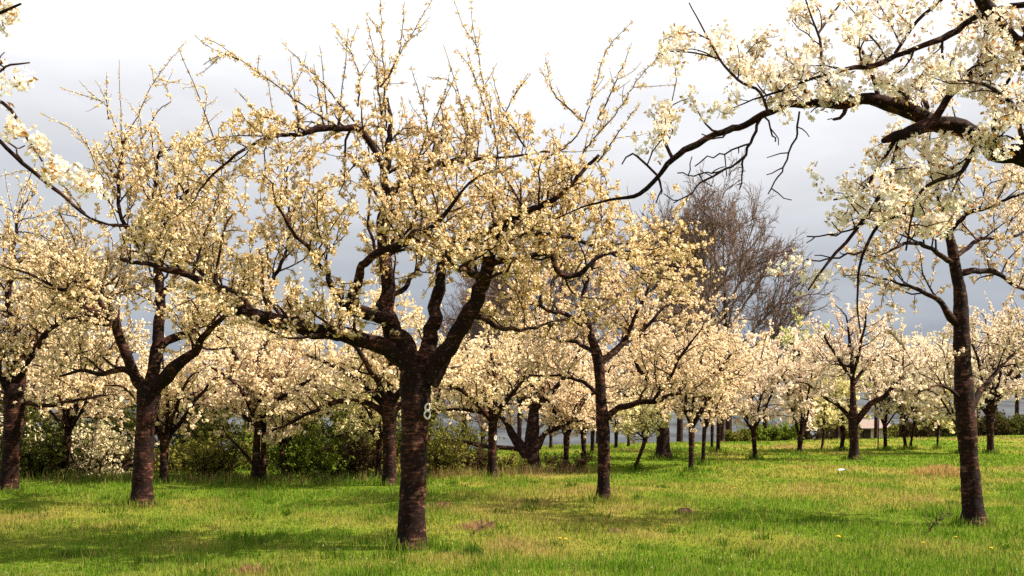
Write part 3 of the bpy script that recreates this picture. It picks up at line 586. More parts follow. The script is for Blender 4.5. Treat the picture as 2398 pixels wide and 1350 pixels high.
# overhanging tree in the right foreground, its trunk outside the picture
cherry_tree('overhanging foreground cherry limb with big white blossom clusters, arching in at the upper right', None,
    [(2928, 1550, 130), (2922, 1000, 118), (2885, 660, 112), (2860, 600, 90)],
    [([(2885, 670, 90), (2740, 560, 66), (2590, 460, 56), (2480, 395, 48), (2398, 366, 44), (2325, 355, 42), (2290, 325, 42), (2230, 298, 42), (2170, 272, 33), (2090, 247, 36), (2015, 240, 29), (1940, 238, 22), (1850, 252, 18), (1780, 276, 18), (1720, 298, 16), (1640, 338, 16), (1575, 370, 14), (1540, 415, 12), (1500, 458, 10), (1440, 470, 7), (1380, 480, 5), (1300, 515, 3)], 0.3, {'start': 0.42}),
     ([(2185, 285, 22), (2230, 222, 18), (2290, 150, 16), (2312, 80, 13), (2330, -20, 12)], -0.2, {'start': 0.15}),
     ([(2870, 630, 80), (2650, 330, 54), (2480, 170, 42), (2398, 102, 33), (2340, 52, 32), (2290, 0, 30), (2220, -90, 20)], -0.4, {'start': 0.5}),
     ([(2480, 10, 16), (2398, 8, 15), (2290, 45, 14), (2200, 92, 14), (2100, 130, 12), (2050, 150, 12), (1960, 170, 9), (1900, 186, 7), (1830, 215, 6), (1765, 232, 4)], -0.1, {'start': 0.4, 'd0': -0.2}),
     ([(2215, 292, 32), (2160, 300, 32), (2112, 316, 28), (2070, 330, 10)], -0.1, {'grow': False, 'part': 'broken_stub'}),
     ([(2110, 318, 14), (2086, 415, 11), (2034, 500, 9), (1960, 590, 7), (1894, 680, 4)], -0.35, {'start': 0.2}),
     ([(2125, 400, 10), (2118, 500, 8), (2065, 515, 8), (2020, 596, 7), (2004, 700, 5), (2015, 780, 3)], -0.2, {'start': 0.3, 'bloom': False}),
     ([(2106, 310, 12), (2060, 390, 9), (2010, 450, 7), (1950, 470, 4)], 0.25, {'start': 0.2}),
     ([(1967, 236, 14), (1930, 181, 9), (1925, 135, 8), (1915, 78, 6), (1884, -5, 4)], 0.1, {'start': 0.2}),
     ([(1915, 80, 6), (1960, 20, 5), (1990, -20, 4)], 0.1, {'start': 0.2}),
     ([(1800, 268, 8), (1780, 218, 7), (1744, 197, 7), (1697, 156, 6), (1671, 109, 5), (1640, 57, 4), (1614, 8, 3)], 0.0, {'start': 0.25}),
     ([(1690, 140, 4), (1630, 125, 4), (1560, 118, 3)], 0.0, {'start': 0.2}),
     ([(2096, 126, 9), (2148, 52, 8), (2212, -10, 7)], -0.1, {'start': 0.2}),
     ([(2290, 330, 14), (2250, 400, 11), (2190, 430, 9), (2140, 480, 6), (2120, 590, 4)], -0.4, {'start': 0.15}),
     ([(2330, 352, 12), (2330, 250, 9), (2370, 180, 7), (2410, 100, 5)], -0.3, {'start': 0.15}),
     ([(2400, 366, 12), (2380, 270, 10), (2330, 210, 8), (2260, 190, 5)], -0.5, {'start': 0.15}),
     ([(1575, 372, 9), (1545, 300, 6), (1560, 265, 4)], 0.1, {'start': 0.3}),
     ([(1540, 412, 7), (1480, 360, 5), (1455, 385, 3)], 0.1, {'start': 0.3})],
    env=[(2290, 260, 230, 260), (2190, 420, 190, 130), (1950, 150, 220, 150), (1700, 120, 150, 120), (2010, 470, 80, 60), (1740, 230, 130, 40), (1560, 290, 40, 60), (2300, 30, 300, 120)],
    seed=6, lod=0, look=CREAM, leafy=0.6, root=(4.6, 6.2, 0.0), exf=0.45, sp1=0.135, sp2=0.085, spc=0.135, l1=(0.22, 0.55), l2=(0.07, 0.2), zdepth=1.6, csize=1.0, maxc=2200, up1=0.12, droop=0.03,
    bare=[([(1872, 262, 5), (1868, 310, 5), (1848, 360, 4.5), (1830, 405, 4), (1797, 455, 3)], 0.15), ([(1782, 276, 8), (1757, 337, 7), (1736, 373, 6), (1656, 420, 5), (1620, 452, 4), (1578, 477, 3)], 0.2), ([(1740, 370, 5), (1738, 410, 4), (1733, 446, 3)], 0.2),
          ([(1757, 337, 5), (1700, 358, 4), (1624, 386, 3)], 0.15), ([(1700, 395, 4), (1640, 410, 3.5), (1585, 405, 3)], 0.2), ([(1540, 412, 7), (1545, 445, 5), (1535, 475, 3)], 0.25), ([(1980, 255, 12), (1965, 275, 8), (1950, 282, 6)], 0.1), ([(1720, 300, 5), (1680, 325, 4), (1640, 315, 3)], 0.1),
          ([(1790, 274, 5), (1815, 325, 4), (1812, 333, 3)], 0.2), ([(2018, 590, 5), (1950, 605, 4), (1890, 610, 3)], -0.2), ([(2030, 520, 5), (1970, 545, 4), (1890, 558, 3)], -0.2)],
    extra=[(2170, 360, 14, -0.1), (2130, 390, 10, -0.2), (2210, 335, 12, -0.15), (2050, 445, 9, -0.2), (2070, 490, 7, -0.2), (1930, 410, 4, 0.2), (1850, 622, 8, -0.35), (1925, 630, 7, -0.3), (1870, 690, 3, -0.3), (1990, 500, 6, -0.2), (2130, 60, 9, -0.2), (2000, 90, 8, -0.2), (2270, 130, 12, -0.2), (2350, 200, 12, -0.3), (2330, 130, 10, -0.3), (2380, 300, 10, -0.3), (1550, 300, 4, .1), (1570, 255, 3, .1), (1820, 330, 0, 0), (1480, 380, 4, 0.1), (2250, 350, 9, -.2), (2090, 20, 8, -.1), (1910, 120, 6, 0), (1700, 100, 5, 0), (1590, 120, 5, 0)])
cherry_tree('foreground cherry branch with white flower bunches poking in at the upper left corner', None,
    [(-980, 1790, 150), (-960, 1000, 130), (-900, 560, 120), (-880, 500, 95)],
    [([(-900, 560, 90), (-600, 300, 50), (-300, 230, 26), (-120, 270, 15), (-40, 305, 11), (0, 333, 10), (53, 378, 10), (111, 431, 10), (164, 475, 8), (213, 507, 6), (267, 531, 5), (307, 533, 4)], 0.2, {'grow': False}),
     ([(-120, 270, 10), (-60, 225, 9), (4, 244, 8), (36, 278, 8), (67, 329, 6), (100, 380, 4)], 0.0, {'grow': False, 'd0': 0.1}), ([(-880, 520, 70), (-500, 150, 36), (-200, 40, 18), (-40, 40, 9), (50, 8, 5)], -0.3, {'grow': False}),
     ([(-60, 225, 9), (0, 170, 6), (25, 153, 6), (72, 145, 4)], 0.0, {'grow': False})],
    env=None, seed=7, lod=0, look=CREAM, leafy=0.7, exf=0.36, exs=0.024, root=(-4.3, 4.6, 0.0), csize=0.95, bare=[([(53, 378, 5), (35, 350, 4), (58, 344, 3)], 0.1), ([(8, 165, 5), (6, 150, 4), (0, 135, 3)], 0.0)],
    extra=[(5, 190, 7), (58, 200, 8), (10, 225, 5), (40, 289, 10), (25, 300, 6), (89, 333, 9), (100, 350, 6), (124, 382, 8), (120, 405, 5), (185, 432, 9), (215, 450, 6), (160, 420, 4), (12, 20, 9), (5, 45, 5), (30, 8, 4), (-60, 190, 10), (-120, 250, 10)])

# ------------------------------------------------------------------ the middle rows
MG = dict(lod=2, sp1=0.17, sp2=0.115, spc=0.06, up1=0.12, droop=0.01, l1=(0.45, 1.2), l2=(0.2, 0.5), auto_shoots=8, csize=1.15, maxc=3200)
tH, OH, _ = cherry_tree('mossy cherry trunk just behind the left side of the numbered tree', (912, 1137),
    [(912, 1137, 34), (912, 1060, 31), (912, 1000, 34), (912, 962, 42), (913, 940, 36)],
    [([(905, 975, 18), (882, 955, 15), (840, 945, 12), (780, 945, 11), (730, 965, 9), (690, 985, 7), (635, 1008, 5)], -0.3, {}), ([(912, 955, 26), (916, 880, 20), (905, 800, 14), (890, 720, 9)], 0.3, {}),
     ([(920, 965, 16), (960, 930, 13), (1020, 890, 9), (1060, 860, 6)], 0.6, {}), ([(905, 955, 18), (850, 900, 14), (790, 860, 10), (720, 830, 6)], 0.8, {}), ([(910, 950, 18), (870, 870, 13), (820, 800, 9), (770, 750, 6)], -1.0, {}), ([(915, 950, 16), (970, 860, 12), (1000, 780, 7)], -0.8, {})],
    env=[(850, 850, 300, 180)], seed=8, look=WARM, leafy=0.3, **MG)
tI, OI, _ = cherry_tree('cherry tree with a split double trunk in front of the green bush', (605, 1130),
    [(598, 1130, 20), (600, 1060, 18), (604, 1000, 17), (608, 975, 15)],
    [([(616, 1132, 15), (617, 1060, 13), (618, 1000, 12), (622, 940, 10), (640, 880, 7)], 0.15, {'part': 'second_trunk', 'start': .6, 'knobbly': False}), ([(604, 1000, 13), (580, 940, 11), (540, 890, 8), (490, 860, 5)], -0.7, {}), ([(606, 985, 13), (612, 910, 10), (600, 840, 6)], 0.2, {}),
     ([(608, 980, 12), (660, 930, 10), (720, 890, 7)], -0.6, {}), ([(606, 980, 12), (650, 910, 10), (690, 830, 6)], 0.9, {}), ([(600, 1000, 10), (550, 960, 8), (500, 950, 5)], 0.9, {}), ([(598, 1095, 10), (575, 1065, 8), (555, 1045, 6), (530, 1020, 4)], -0.2, {'start': .6})],
    env=[(605, 880, 230, 160)], seed=9, look=TAN, leafy=0.3, **MG)
tK, OK_, _ = cherry_tree('straight pale cherry trunk with a white paint spot, right of the numbered tree', (1153, 1120),
    [(1153, 1120, 23), (1153, 1060, 21), (1154, 1000, 22), (1156, 975, 26), (1157, 955, 20)],
    [([(1150, 985, 14), (1110, 940, 11), (1060, 905, 8), (1010, 895, 5)], -0.5, {}), ([(1156, 970, 16), (1160, 890, 12), (1150, 820, 7)], 0.2, {}), ([(1160, 975, 14), (1200, 920, 11), (1240, 870, 7)], -0.8, {}), ([(1155, 970, 13), (1120, 890, 10), (1090, 820, 6)], 0.8, {}), ([(1160, 970, 12), (1210, 900, 9), (1220, 830, 6)], 0.9, {}), ([(1150, 970, 11), (1090, 960, 8), (1040, 960, 5)], .7, {})],
    env=[(1150, 880, 190, 150)], seed=10, look=WARM, leafy=0.3, **MG)
cherry_tree('thick old forked tree with a long horizontal limb reaching left above the ditch', (1245, 1108),
    [(1245, 1108, 46), (1245, 1070, 40), (1246, 1030, 36), (1249, 980, 28), (1252, 940, 20)],
    [([(1238, 1070, 28), (1218, 1042, 24), (1198, 1015, 20), (1180, 985, 12), (1150, 960, 8)], 0.3, {'start': .6}), ([(1232, 1055, 15), (1190, 1050, 12), (1130, 1044, 11), (1085, 1036, 8), (1040, 1030, 5)], -0.2, {'start': .8}), ([(1258, 1050, 18), (1276, 1015, 14), (1310, 1002, 11), (1350, 985, 7)], 0.2, {'start': .5}),
     ([(1252, 950, 18), (1260, 880, 14), (1250, 800, 9), (1245, 740, 5)], 0.3, {}), ([(1252, 960, 14), (1310, 900, 11), (1350, 840, 7)], -0.8, {}), ([(1250, 960, 14), (1200, 890, 11), (1180, 820, 7)], 0.9, {}), ([(1252, 950, 13), (1290, 870, 10), (1320, 780, 6)], 1.0, {}), ([(1252, 955, 13), (1230, 860, 10), (1200, 770, 6)], -1.0, {})],
    env=[(1255, 870, 210, 160)], seed=11, look=TAN, leafy=0.4, bark=M_OLD, name='old_tree', group=None, **MG)
cherry_tree('thick old flat-topped tree trunk standing at the far side of the meadow', (1553, 1075),
    [(1553, 1075, 40), (1553, 1035, 32), (1552, 985, 30), (1550, 950, 34), (1550, 935, 24)],
    [([(1548, 950, 16), (1510, 932, 12), (1460, 925, 8), (1420, 900, 5)], 0.3, {}), ([(1556, 950, 18), (1605, 928, 12), (1645, 890, 8), (1700, 860, 5)], -0.4, {}), ([(1550, 945, 18), (1545, 870, 13), (1555, 800, 8)], 0.3, {}), ([(1550, 945, 14), (1590, 860, 10), (1630, 800, 6)], 1.2, {}), ([(1550, 945, 14), (1500, 870, 10), (1470, 810, 6)], -1.2, {}), ([(1556, 945, 13), (1620, 880, 10), (1680, 810, 6)], -1.3, {})],
    env=[(1560, 860, 200, 120)], seed=12, look=TAN, leafy=0.4, bark=M_OLD, name='old_tree', group=None, **MG)
cherry_tree('pale-blossomed cherry with a Y-shaped fork in front of the wooden shed', (2000, 1078),
    [(2000, 1078, 25), (2000, 1030, 21), (1998, 985, 25), (1998, 960, 18)],
    [([(1998, 970, 16), (1997, 900, 12), (1995, 850, 10), (1990, 800, 7), (1980, 740, 4)], 0.1, {'start': .3}), ([(2004, 990, 17), (2040, 945, 14), (2072, 930, 12), (2100, 895, 8), (2115, 850, 5)], -0.3, {'start': .35}), ([(1994, 982, 12), (1962, 950, 9), (1930, 930, 7), (1890, 900, 4)], 0.3, {'start': .3}),
     ([(1997, 900, 9), (2030, 860, 8), (2060, 830, 7), (2090, 840, 5)], 0.6, {}), ([(1996, 890, 9), (1960, 840, 7), (1930, 790, 5)], -0.8, {}), ([(1995, 860, 8), (1950, 850, 6), (1900, 830, 4)], 1.0, {}), ([(1997, 880, 8), (2020, 790, 6), (2030, 720, 4)], -0.8, {})],
    env=[(1990, 825, 180, 175)], seed=13, look=PALE, leafy=0.3, **{**MG, 'spc': 0.075, 'sp1': .2, 'l1': (.5, 1.3)})
for (tt, OO, px_, py_, tp, tr_) in ((tK, OK_, 1160, 1026, 1154, 11), (tI, OI, 611, 1013, 605, 9), ):
    painted(tt, OO, OO[1], px_, py_, 2.2, 5, tp, tr_, False)

# ------------------------------------------------------------------ further trees, one by one
FAR = [  # label, base, width, fork, crown, look, lod
 ('cherry tree against the hedge, behind the stout forked tree', (383, 1132), 20, (385, 1035), (400, 900, 210, 170), WARM, 2),
 ('cherry tree in the hedge behind the leaning trunk at the left edge', (150, 1120), 16, (160, 1010), (150, 880, 220, 160), TAN, 2),
 ('thin dark cherry stem rising beside the split double trunk', (664, 1127), 9, (660, 1050), (700, 930, 140, 110), WARM, 2),
 ('cherry trunk half hidden behind the mossy trunk', (886, 1120), 15, (888, 1030), (850, 920, 190, 120), GREENISH, 2),
 ('slim cherry tree beside the ditch, right of the thick forked tree', (1325, 1100), 14, (1327, 1022), (1330, 900, 150, 130), TAN, 2),
 ('dark cherry trunk close left of the slim banded cherry tree', (1368, 1080), 12, (1366, 1020), (1370, 920, 120, 110), TAN, 2),
 ('small cherry just left of the slim banded trunk, farther off', (1387, 1066), 10, (1388, 1012), (1400, 930, 90, 80), TAN, 3),
 ('thin young cherry leaning right between the slim and the flat-topped tree', (1486, 1101), 9, (1512, 1028), (1500, 985, 70, 50), GREENISH, 2),
 ('slim upright cherry trunk right of the flat-topped tree', (1618, 1106), 14, (1620, 1000), (1640, 850, 150, 150), TAN, 2),
 ('thin dark cherry trunk right behind the slim upright one', (1646, 1090), 10, (1650, 1005), (1690, 880, 120, 120), TAN, 2),
 ('cherry with paired dark trunk in front of the blue hill', (1681, 1060), 10, (1684, 990), (1710, 890, 110, 110), PALE, 3),
 ('cherry trunk standing close beside the paired one near the blue hill', (1667, 1056), 8, (1668, 995), (1650, 920, 80, 70), PALE, 3),
 ('cherry leaning slightly left by the green bush', (1769, 1076), 11, (1764, 1010), (1760, 890, 130, 120), PALE, 3),
 ('low V-forked cherry between the green bush and the pale Y-forked tree', (1872, 1066), 12, (1874, 1030), (1880, 880, 120, 130), PALE, 3),
 ('very thin sapling with yellowish bloom left of the pale Y-forked tree', (1923, 1060), 6, (1930, 1010), (1920, 960, 75, 50), GREENISH, 3),
 ('short leaning trunk at the left foot of the pale Y-forked tree', (1970, 1057), 10, (1975, 1015), (1950, 940, 85, 70), GREENISH, 3),
 ('small cherry in front of the right wall of the shed', (2074, 1055), 9, (2072, 1000), (2080, 900, 85, 100), WHITE, 3),
 ('thin dark cherry right of the shed, straight one of a pair', (2121, 1054), 8, (2115, 995), (2130, 900, 90, 90), WHITE, 3),
 ('thin leaning cherry right of the shed, slanting one of a pair', (2131, 1054), 6, (2142, 985), (2170, 890, 85, 90), PALE, 3),
 ('spindly young tree standing alone left of the tall dark trunk', (2195, 1053), 5, (2196, 1012), (2195, 965, 70, 50), GREENISH, 3),
 ('cherry half hidden behind the left side of the tall dark trunk', (2250, 1063), 11, (2247, 1005), (2230, 900, 110, 110), WHITE, 3),
 ('grey cherry trunk just right of the tall dark trunk', (2320, 1063), 17, (2318, 975), (2330, 850, 150, 140), PALE, 2),
 ('far small cherry at the meadow edge, leftmost before the blue hill', (1290, 1050), 8, (1290, 1010), (1290, 960, 70, 55), TAN, 3),
 ('far cherry at the meadow edge just right of the slim banded trunk', (1443, 1050), 9, (1443, 1010), (1440, 960, 75, 60), WHITE, 3),
 ('far thin cherry at the meadow edge behind the young leaning tree', (1472, 1046), 7, (1472, 1008), (1480, 955, 70, 60), GREENISH, 3),
]
for k, (lab, base, w, fork, crown, look, lod) in enumerate(FAR):
    if base[0] > 1590: crown = (crown[0], crown[1]-8, crown[2]*1.18, crown[3]*1.2)
    auto_tree(lab, base, w, fork, crown, 40+k, lod, look, n=6 if lod == 2 else 5)
# a last row beyond the brow of the meadow, seen over it
BACK = [('blossoming tree far behind the numbered trunk, right of it', 1085, 46, 880, 150, 100, TAN), ('blossoming tree far behind the thick forked tree', 1215, 48, 850, 160, 110, TAN),
        ('far blossoming tree below the bare oak', 1620, 52, 850, 150, 90, PALE), ('far blossoming tree right below the bare oak', 1790, 50, 850, 130, 90, PALE),
        ('yellow-green budding tree right of the bare oak', 1870, 56, 800, 90, 90, ((0.62, 0.62, 0.30), ((0.24, 0.28, 0.04), (0.30, 0.30, 0.06)))), ('whitish tree crown behind the pale Y-forked cherry, right of it', 2110, 58, 830, 130, 110, WHITE),
        ('far whitish tree crown left of the tall dark trunk', 2195, 54, 850, 110, 100, WHITE), ('far whitish tree crown at the right edge of the photo', 2380, 60, 800, 130, 120, PALE), ('far pale crown behind the grey trunk near the right edge', 2290, 66, 820, 120, 100, WHITE),
        ('blossoming crown over the hedge behind the split double trunk', 620, 30, 910, 230, 165, TAN), ('blossoming crown over the hedge behind the mossy trunk', 800, 32, 900, 220, 155, WARM), ('blossoming crown over the hedge at the far left', 60, 27, 890, 230, 185, TAN),
        ('blossoming crown over the hedge behind the stout forked tree, right of it', 460, 29, 880, 200, 185, TAN), ('blossoming crown over the hedge left of the stout forked tree', 250, 31, 870, 200, 195, WARM), ('blossoming crown behind the fork of the numbered tree', 1000, 34, 880, 200, 155, TAN),
        ('tall blossoming crown behind and between the two leftmost trunks', 150, 24, 700, 270, 215, WARM), ('tall blossoming crown between the stout forked tree and the numbered tree', 590, 25, 770, 240, 185, WARM),
        ('far pale crown between the bare oak and the green bush', 1690, 46, 880, 130, 90, PALE), ('far whitish crown directly behind the Y-forked cherry', 1960, 47, 860, 140, 110, WHITE), ('far whitish crown above the shed', 2050, 62, 850, 130, 110, PALE), ('far whitish crown directly behind the tall dark trunk', 2262, 48, 870, 120, 110, WHITE), ('far pale low crown beyond the right edge hedge', 2420, 46, 870, 120, 110, PALE),
        ('distant blossoming tree behind the slim banded trunk', 1400, 50, 870, 140, 100, TAN), ('distant blossoming tree behind the flat-topped tree', 1510, 48, 860, 130, 100, TAN)]
for k, (lab, px_, d_, cy_, rx_, ry_, look) in enumerate(BACK):
    x_ = (px_-CX)/F*d_; z_ = float(terrain(x_, d_)); by = HY+(CH-z_)*F/d_; w_ = 0.26*F/d_
    auto_tree(lab, (px_, by), w_, (px_+3, min(by-0.9*F/d_, cy_+ry_*0.8)), (px_, cy_, rx_, ry_), 80+k, 3 if d_ > 35 else 2, look, n=6, d=d_, maxc=1500 if d_ > 35 else 2200, csize=1.3)
#@@REST

# ------------------------------------------------------------------ bare trees beyond the brow
def bare_tree_parts(seed, H):
    rng = np.random.default_rng(seed); wood = Acc(); fine = Acc()
    def br(p, dr, Ln, r, lev):
        n = 5 if lev < 2 else (3 if lev < 4 else 1)
        path = wander(rng, p, dr, Ln, n, 0.12 if lev < 3 else 0.18, np.array([0, 0, 0.05 if lev < 4 else 0.02]))
        V, Q, _ = tube(path, np.linspace(r, max(0.007, r*0.5), n+1), 6 if lev < 2 else (4 if lev < 4 else 3)); (wood if lev < 2 else fine).add(V, Q)
        if lev >= 5: return
        m = {0: 0, 1: 8, 2: 7, 3: 5, 4: 4}[lev]
        for q in np.linspace(0.28, 1.0, m):
            i = min(n-1, int(q*n)); f = q*n-i; pp = path[i]*(1-f)+path[i+1]*f; T = unit(path[i+1]-path[i]); pr = rng.normal(size=3); pr = unit(pr-T*pr.dot(T))
            br(pp, T*0.85+pr*rng.uniform(0.40, 0.75), Ln*rng.uniform(0.36, 0.56), max(0.018, r*0.55), lev+1)
    tp = wander(rng, (0, 0, -0.3), (0, 0, 1), H*0.72, 14, 0.03, np.array([0, 0, 0.03])); tr = np.linspace(0.34, 0.07, 15)
    a = Acc(); V, Q, T = tube(smooth_path(np.c_[tp, tr], 0.3)[:, :3], smooth_path(np.c_[tp, tr], 0.3)[:, 3], 10, 0.05, seed, 2.0, True); a.add(V, Q, T)
    for k in range(15):
        q = 0.30+0.70*k/14; i = min(13, int(q*14)); az = k*2.4+rng.uniform(-.3, .3); up = 0.50+1.5*((q-0.3)/0.7)**1.2
        br(tp[i], np.array([cos(az), sin(az), up]), H*(0.46-0.19*q)*rng.uniform(0.85, 1.1), 0.13*(1.15-0.6*q), 1)
    return a.mesh('trunk', M_OLD), wood.mesh('limbs', M_BARE), fine.mesh('twigs', M_BARE)
BP = [bare_tree_parts(5, 17.5)]*2
for k, (lab, px_, d_, top, var, rz) in enumerate([('large bare round-crowned oak with purplish twigs in the distance', 1706, 72, 452, 0, 0.6), ('bare tree left of the large bare oak, partly behind blossom', 1590, 80, 490, 1, 1.9), ('bare tree glimpsed through the crown right of the numbered trunk', 1255, 86, 520, 1, 4.0), ('faint bare tree farthest left behind the blossom', 1130, 95, 640, 0, 3.0)]):
    x_ = (px_-CX)/F*d_; z_ = float(terrain(x_, d_)); Hh = CH+(HY-top)/F*d_-z_
    r_ = thing('bare_tree', (x_, d_, z_), lab, 'tree', 'bare trees beyond the brow'); r_.rotation_euler = (0, 0, rz); s_ = Hh/17.0; r_.scale = (s_*0.74, s_*0.74, s_)
    for nm, me in zip(('trunk', 'limbs', 'twigs'), BP[var]):
        obj(nm, me, r_, kind='stuff' if nm != 'trunk' else None)

# ------------------------------------------------------------------ hedge and shrubs
DK = ((0.085, 0.095, 0.022), ((0.10, 0.07, 0.025), (0.07, 0.10, 0.02)))
BRI = ((0.16, 0.215, 0.03), ((0.20, 0.20, 0.035), (0.13, 0.18, 0.025)))
BRW = ((0.075, 0.055, 0.025), ((0.10, 0.05, 0.03), (0.06, 0.07, 0.02)))
OLV = ((0.17, 0.17, 0.035), ((0.20, 0.14, 0.04), (0.13, 0.16, 0.03)))
BLO = ((0.78, 0.70, 0.48), ((0.10, 0.16, 0.02), (0.14, 0.17, 0.03)))
def shrub(label, px_, d_, top_y, half_px, look, seed, n_stem=16, lod=2, nc=900, csize=1.0, name='shrub', flat=1.0):
    rng = np.random.default_rng(seed); x_ = (px_-CX)/F*d_; z_ = float(terrain(x_, d_)); H = max(0.5, CH-(top_y-HY)/F*d_-z_); R = half_px*d_/F
    t = thing(name, (x_, d_, z_), label, 'shrub', 'shrubs and hedge around the orchard'); st = Acc(); pts = []
    for k in range(n_stem):
        az = rng.uniform(0, 2*pi); rr = R*math.sqrt(rng.uniform(0.02, 1)); top = np.array([cos(az)*rr, sin(az)*rr*0.7*flat, H*rng.uniform(0.55, 1.0)*(1-0.35*(rr/R)**2)])
        b = np.array([cos(az)*rr*0.35, sin(az)*rr*0.3, -0.05]); path = smooth_path([b, b*0.5+top*0.5+rng.normal(0, 0.10, 3)*[1, 1, 0.4], top], 0.2)
        V, Q, _ = tube(path, np.linspace(rng.uniform(0.012, 0.028), 0.004, len(path)), 5, 0.05, k); st.add(V, Q)
        for q in range(9):
            i = rng.integers(1, len(path)); w = wander(rng, path[i], rng.normal(size=3)+[0, 0, 0.35], rng.uniform(0.3, 0.85)*min(1, H), 4, 0.25, np.array([0, 0, 0.02]))
            V, Q, _ = tube(w[::2], np.linspace(0.008, 0.0035, 3), 3); st.add(V, Q)
            for p in w[1:]: pts.append(p); pts.append((p+w[0])/2+rng.normal(0, 0.06, 3))
    obj('stems', st.mesh('stems', M_TWIG), t, kind='stuff')
    pts = np.array(pts); pts = pts[rng.permutation(len(pts))[:nc]]; pts[:, 2] = np.clip(pts[:, 2], 0.03, None)
    obj('foliage', build_clusters('foliage', rng, pts, rng.uniform(0.7, 1.3, len(pts))*csize, lod, look[0], look[1], 0.4, M_LEAF), t, kind='stuff')
    return t
SH = [('dark shrub at the foot of the leaning trunk, far left', 85, 20.6, 1015, 110, DK, 1000), ('shrub starred with white bloom left of the stout forked trunk', 215, 21.2, 960, 120, BLO, 1300), ('dark twiggy shrub just left of the stout forked trunk', 285, 22.2, 1040, 90, BRW, 700),
      ('olive shrub right behind the stout forked trunk', 420, 22.6, 1030, 90, OLV, 900), ('leafy shrub left of the split double trunk', 510, 21.4, 1020, 85, OLV, 900), ('bright fresh green bush right of the split double trunk', 718, 20.9, 1022, 75, BRI, 1300), ('fresh green leafy bush close behind the split double trunk', 625, 23.6, 1010, 80, BRI, 900),
      ('dark brown thicket left of the mossy trunk', 812, 21.6, 1040, 70, BRW, 900), ('olive bush just left of the mossy trunk', 870, 22.8, 1030, 60, OLV, 700), ('dark olive bush right behind the numbered trunk', 1040, 22.4, 1030, 75, OLV, 900), ('brown thicket right of the numbered trunk', 1095, 24.0, 1045, 70, BRW, 700),
      ('dull bush with a white-flowered top at the left edge', -30, 22.5, 960, 110, BLO, 800), ('dark hedge bush behind the left-edge trunk', 20, 25.0, 935, 150, DK, 1300), ('tall dark hedge bush behind the white-starred shrub', 200, 26.0, 935, 160, DK, 1500), ('tall dark hedge bush behind the leafy shrubs', 420, 26.5, 935, 160, DK, 1500),
      ('tall dark hedge bush behind the bright green bush', 680, 26.5, 935, 160, DK, 1500), ('tall dark hedge bush behind the brown thicket', 880, 26.5, 945, 150, DK, 1400), ('dim hedge bush farther back right of the numbered trunk', 1060, 27.5, 975, 110, OLV, 1000), ('low brown brush heap in the ditch beside the slim tree', 1310, 25.0, 1072, 75, BRW, 500), ('low bramble beside the thick forked tree', 1190, 23.6, 1080, 50, OLV, 400)]
for k, (lab, px_, d_, top, hp, look, nc) in enumerate(SH): shrub(lab, px_, d_, top, hp, look, 300+k, nc=int(nc*(1.3 if look is DK else 0.75)), n_stem=(34 if look is DK else 20) if nc > 600 else 12, csize=1.45 if look is DK else 1.15)
SR = [('green bush left of the pale trees on the brow', 1805, 50, 990, 70, BRI), ('dark green bush at the left end of the far hedge', 1740, 52, 1012, 50, OLV), ('dark low hedge bush left of the shed', 1900, 58, 985, 75, BRW), ('olive low bush between the shed and the Y-forked cherry', 1965, 60, 985, 55, OLV), ('brown bush right beside the shed', 2115, 60, 985, 40, OLV),
      ('dark brown hedge bush right of the thin cherry pair', 2170, 58, 975, 75, BRW), ('low hedge bush behind the spindly young tree', 2240, 56, 970, 80, DK), ('dark hedge bush right of the tall dark trunk', 2310, 56, 965, 80, BRW), ('dark hedge bush at the right edge', 2390, 56, 960, 80, DK)]
for k, (lab, px_, d_, top, hp, look) in enumerate(SR): shrub(lab, px_, d_, top, hp, look, 400+k, lod=3, nc=750, n_stem=20, csize=1.5)

# ------------------------------------------------------------------ shed, stake, small things in the grass
def box(acc, x0, x1, y0, y1, z0, z1):
    V = np.array([[x, y, z] for z in (z0, z1) for y in (y0, y1) for x in (x0, x1)], float)
    acc.add(V, np.array([[0, 2, 3, 1], [4, 5, 7, 6], [0, 1, 5, 4], [2, 6, 7, 3], [0, 4, 6, 2], [1, 3, 7, 5]]))
def box_obj(name, parent, m, *b, **k):
    a = Acc(); box(a, *b); return obj(name, a.mesh(name, m, False), parent, **k)
SD = 78.0; sx = (2053-CX)/F*SD; sz = float(terrain(sx, SD))
shed = thing('wooden_shed', (sx, SD, sz), 'small grey plank shed with a pale roof beyond the meadow', 'shed')
zt = CH-(1004-HY)/F*SD-sz
box_obj('back_wall', shed, M_DARKW_SHADE, -1.1, 1.1, 1.7, 1.8, 0, zt+0.45); box_obj('side_wall', shed, M_DARKW_SHADE, -1.12, -1.02, 0.1, 1.7, 0, zt); box_obj('side_wall', shed, M_PLANK, 1.02, 1.12, 0.1, 1.7, 0, zt)
for k in range(8): box_obj('plank', shed, M_PLANK, -0.45+k*0.185, -0.45+k*0.185+0.17, 0.0-0.012*(k % 3), 0.05, 0, zt-0.02-0.03*(k % 2))
box_obj('doorway_shade', shed, M_DARKW_SHADE, -1.0, -0.47, 0.06, 0.10, 0, zt-0.1)  # solid dark panel, its colour standing in for shade inside the open doorway
a = Acc(); V = np.array([[-1.3, -0.35, zt-0.03], [1.3, -0.35, zt-0.03], [1.3, 2.0, zt+0.62], [-1.3, 2.0, zt+0.62]]); V = np.vstack([V, V+[0, 0, 0.07]])
a.add(V, np.array([[3, 2, 1, 0], [4, 5, 6, 7], [0, 1, 5, 4], [1, 2, 6, 5], [2, 3, 7, 6], [3, 0, 4, 7]])); obj('roof', a.mesh('roof', M_ROOF, False), shed)
